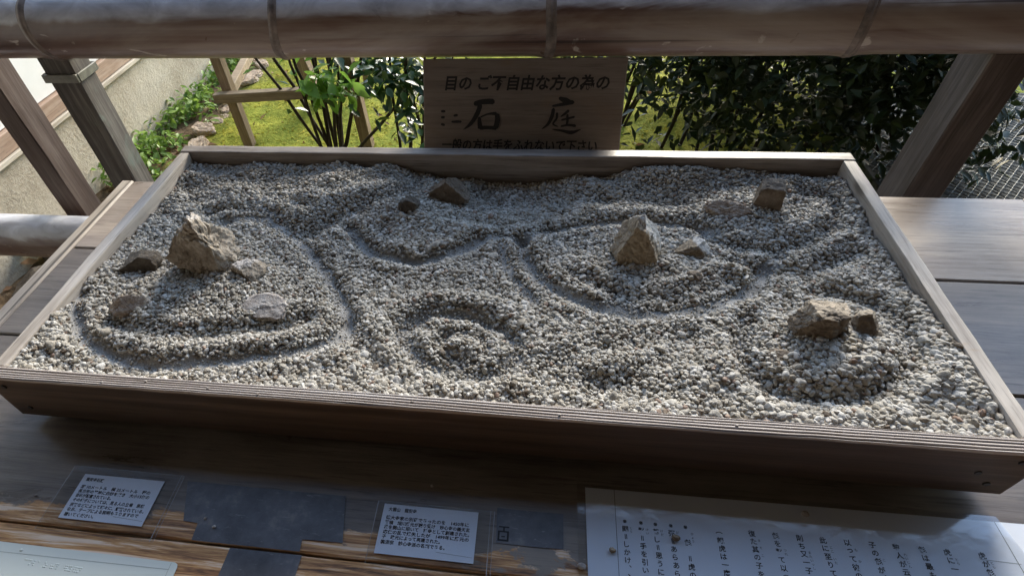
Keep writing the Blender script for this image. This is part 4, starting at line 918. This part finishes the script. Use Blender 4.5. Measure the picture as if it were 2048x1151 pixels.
thicket('evergreen_shrub', 'open dark evergreen bush beside the sign board with mossy gaps', 0.62, 2.15, 0.50, 3600, 9, -0.45, 0.055, M['leaf_shade'], 2.25)
thicket('evergreen_shrub', 'dense dark evergreen bush between the sign board and the broad post', 1.15, 2.05, 0.52, 5600, 9, -0.7, 0.055, M['leaf_shade'], 2.1)
thicket('evergreen_shrub', 'dark leafy bush hanging over the wire mesh behind the broad post', 1.66, 2.0, 0.46, 5200, 8, -0.72, 0.055, M['leaf_shade'], 2.15)

thicket('evergreen_shrub', 'deep green evergreen bush at the back, seen through the gaps of the dense dark bush', 1.25, 2.85, 0.75, 5200, 8, -0.8, 0.06, M['leaf_shade'], 2.9)
# edging stones
for i, (x, y, w) in enumerate([(-1.795, 2.35, .10), (-1.776, 2.47, .065), (-1.753, 2.184, .10), (-1.79, 2.63, .06), (-1.80, 2.984, .10), (-1.865, 2.948, .075), (-1.79, 3.09, .08), (-1.81, 3.26, .09), (-1.765, 2.55, .045)]):
    o = link('edging_stone', rock_mesh('edging_stone', w * 1.1, w * 1.7, w * 0.62, [(0, 0, 1, .5)], 60 + i, 0.12, 4, 6), M['edge_stone']); o.location = (x, y, GZ - 0.03); o.rotation_euler = (0, 0, random.uniform(0, 3))
    tag(o, 'buff edging stone set along the border of the moss', 'stone', 'edging stones along the moss')
for i, (x, y, w) in enumerate([(-1.93, 1.05, .16), (-1.80, 0.92, .12), (-2.0, 1.28, .13), (-1.62, 0.98, .10)]):
    o = link('shaded_stone', rock_mesh('shaded_stone', w * 1.2, w, w * 0.7, [], 90 + i, 0.06, 3), M['rock_dark']); o.location = (x, y, GZ - 0.04); o.rotation_euler = (0, 0, random.uniform(0, 3))
    tag(o, 'dark rough stone on the soil below the lower bamboo rail', 'stone', 'dark stones below the rail')

# ground cover, moss tufts, dead leaves
pts = []
while len(pts) < 1500:
    y = rng.uniform(1.75, 3.7); x = -2.06 + abs(rng.normal(0, 0.11)); 
    if noise.noise(Vector((x * 6, y * 5, 1))) > -0.12 and x < -1.8: pts.append((x, y, GZ + rng.uniform(0.0, 0.11) * max(0.25, 1 - (x + 2.06) / 0.3)))
tag(leaf_cloud('ground_cover', pts, 0.042, M['cover'], None, (LV, LF)), 'low bright green ground cover along the foot of the concrete footing', 'ground cover')
pts = [(x, y, ground_h(x, y) + 0.004) for x, y in zip(rng.uniform(-1.72, 2.6, 15000), rng.uniform(1.5, 4.0, 15000))]
tag(leaf_cloud('moss', pts, 0.020, M['moss_tuft']), 'yellow green moss covering the garden ground', 'moss')
pts = [(x, y, ground_h(x, y) + 0.012) for x, y in zip(rng.uniform(-2.06, -1.5, 260), rng.uniform(1.0, 2.2, 260))] + [(x, y, ground_h(x, y) + 0.012) for x, y in zip(rng.uniform(-1.9, 2.4, 260), rng.uniform(1.6, 3.6, 260))]
tag(leaf_cloud('dead_leaves', pts, 0.045, M['litter']), 'brown fallen leaves scattered over soil and moss', 'leaf litter')
fern = [(-1.99 + rng.normal(0, .07), 1.235 + rng.normal(0, .05), GZ + 0.05 + abs(rng.normal(0, .035))) for _ in range(28)]
o = empty('small_plant', (-1.99, 1.235, GZ)); tag(o, 'small bright green plant on dark soil below the lower bamboo rail', 'plant'); bpy.context.view_layer.update()
leaf_objs(o, [np.array(p) - np.array(o.location) for p in fern], 0.085, M['cover'])

# wire mesh lying over a grey slab at the right
wm = empty('wire_mesh', (1.95, 1.9, GZ + 0.05)); tag(wm, 'grey slab covered with diamond wire mesh behind the broad post', 'wire mesh'); bpy.context.view_layer.update()
box('slab', -0.45, 0.85, -0.55, 0.75, -0.10, 0.03, M['slab'], wm, 0.004)
V, F = [], []
for i in range(-34, 60):
    for s in (1, -1):
        pts = []
        for j in range(0, 60):
            t = j / 59 * 1.25 - 0.5; x = i * 0.034 + s * t * 0.85 - 0.2; 
            if -0.44 < x < 0.84 and -0.53 < t < 0.73: pts.append((x, t, 0.036 + 0.0035 * math.sin((t * 0.85) / 0.034 * math.pi + (0 if s > 0 else math.pi) + i * math.pi)))
        if len(pts) > 2:
            v, f = tube(pts, 0.0018, 4, False); b = len(V); V += v; F += [tuple(q + b for q in g) for g in f]
o = mesh('wires', V, F, M['wire'], wm); o['kind'] = 'stuff'

# trees at the far side of the garden
def tree(label, x, y, h, r, n):
    o = empty('garden_tree', (x, y, GZ)); tag(o, label, 'tree', 'trees at the far side of the garden'); bpy.context.view_layer.update()
    ph = [(0.10 * noise.noise(Vector((t * 0.5, x, 0))), 0.10 * noise.noise(Vector((t * 0.5, y, 4))), t * h * 0.8 / 6) for t in range(7)]
    v, f = tube(ph, [0.12 * (1 - 0.12 * i) for i in range(7)], 9); mesh('trunk', v, f, M['bark'], o, True)
    for i in range(7):
        a = i * 2.4; z = h * (0.35 + 0.06 * i); v, f = tube([(0, 0, z), (math.cos(a) * r * 0.4, math.sin(a) * r * 0.4, z + 0.35), (math.cos(a) * r * 0.75, math.sin(a) * r * 0.75, z + 0.6)], [0.045, 0.03, 0.012], 6); mesh('limb', v, f, M['bark'], o, True)
    pts = []
    while len(pts) < n:
        p = rng.normal(0, 0.5, 3)
        if np.dot(p, p) > 1: continue
        q = Vector((p[0] * r, p[1] * r, h * 0.68 + p[2] * h * 0.42))
        if noise.noise(q * 1.6 + Vector((x, y, 0))) > -0.1: pts.append(tuple(q))
    leaf_cloud('crown', pts, 0.13, M['leaf_dark'], o)
for a in (('broad evergreen tree straight behind the leafy shrub, far side of the garden', -2.0, 11.5, 2.8, 1.8, 4000), ('tall evergreen tree behind the sign board, far side of the garden', 1.4, 11.0, 3.2, 1.9, 4500), ('evergreen tree behind the broad post, far side of the garden', 5.0, 10.0, 3.0, 1.9, 4500)): tree(*a)

# ---------------------------------------------------------------- loose pebbles spilled out of the tray
LOOSE = [(-0.3529, -0.0929, .0042, 'white crumb of gravel on the large dark film patch'), (-0.3344, -0.1034, .0052, 'rounder white pebble on the large dark film patch'),
         (0.2115, -0.0800, .0085, 'brown pebble on the ruled margin of the large printed sheet'), (0.2939, -0.0560, .0100, 'tan pebble lying on the text of the large printed sheet'),
         (0.1715, -0.1040, .0100, 'whitish pebble on the bench beside the large printed sheet'), (-0.0375, -0.0126, .0050, 'single pebble in the shade of the tray above the history card'),
         (-0.630, -0.085, .004, 'tiny pebble on bare planks next to the garden text card'), (0.466, -0.006, .0085, 'pebble in the shade of the tray above the large printed sheet')]
for i, (x, y, s, lab) in enumerate(LOOSE):
    z = TZ + (0.0022 if 0.17 < x < 0.7 and i in (2, 3, 7) else 0.0012 if i < 2 else 0.0)
    o = link('loose_pebble', rock_mesh('loose_pebble', s, s * 0.85, s * 0.7, [], 120 + i, 0.06, 2, 5), M['rock_pale' if i not in (2, 3) else 'rock_tan']); o.location = (*BT(x, y), z); tag(o, lab, 'pebble', 'pebbles spilled on the bench')
sp = [(-0.47, .006), (-0.41, .012), (-0.32, .008), (-0.25, .004), (-0.05, .010), (0.13, .006), (0.33, .009)]
for i, (x, y) in enumerate(sp):
    o = link('gravel_crumb', rock_mesh('gravel_crumb', .004, .003, .0025, [], 140 + i, 0.06, 2, 5), M['rock_pale']); o.location = (x, y, -0.0012); tag(o, 'tiny pale gravel crumb lying on the front board of the tray', 'pebble', 'gravel crumbs on the front board')
bpy.context.view_layer.update()
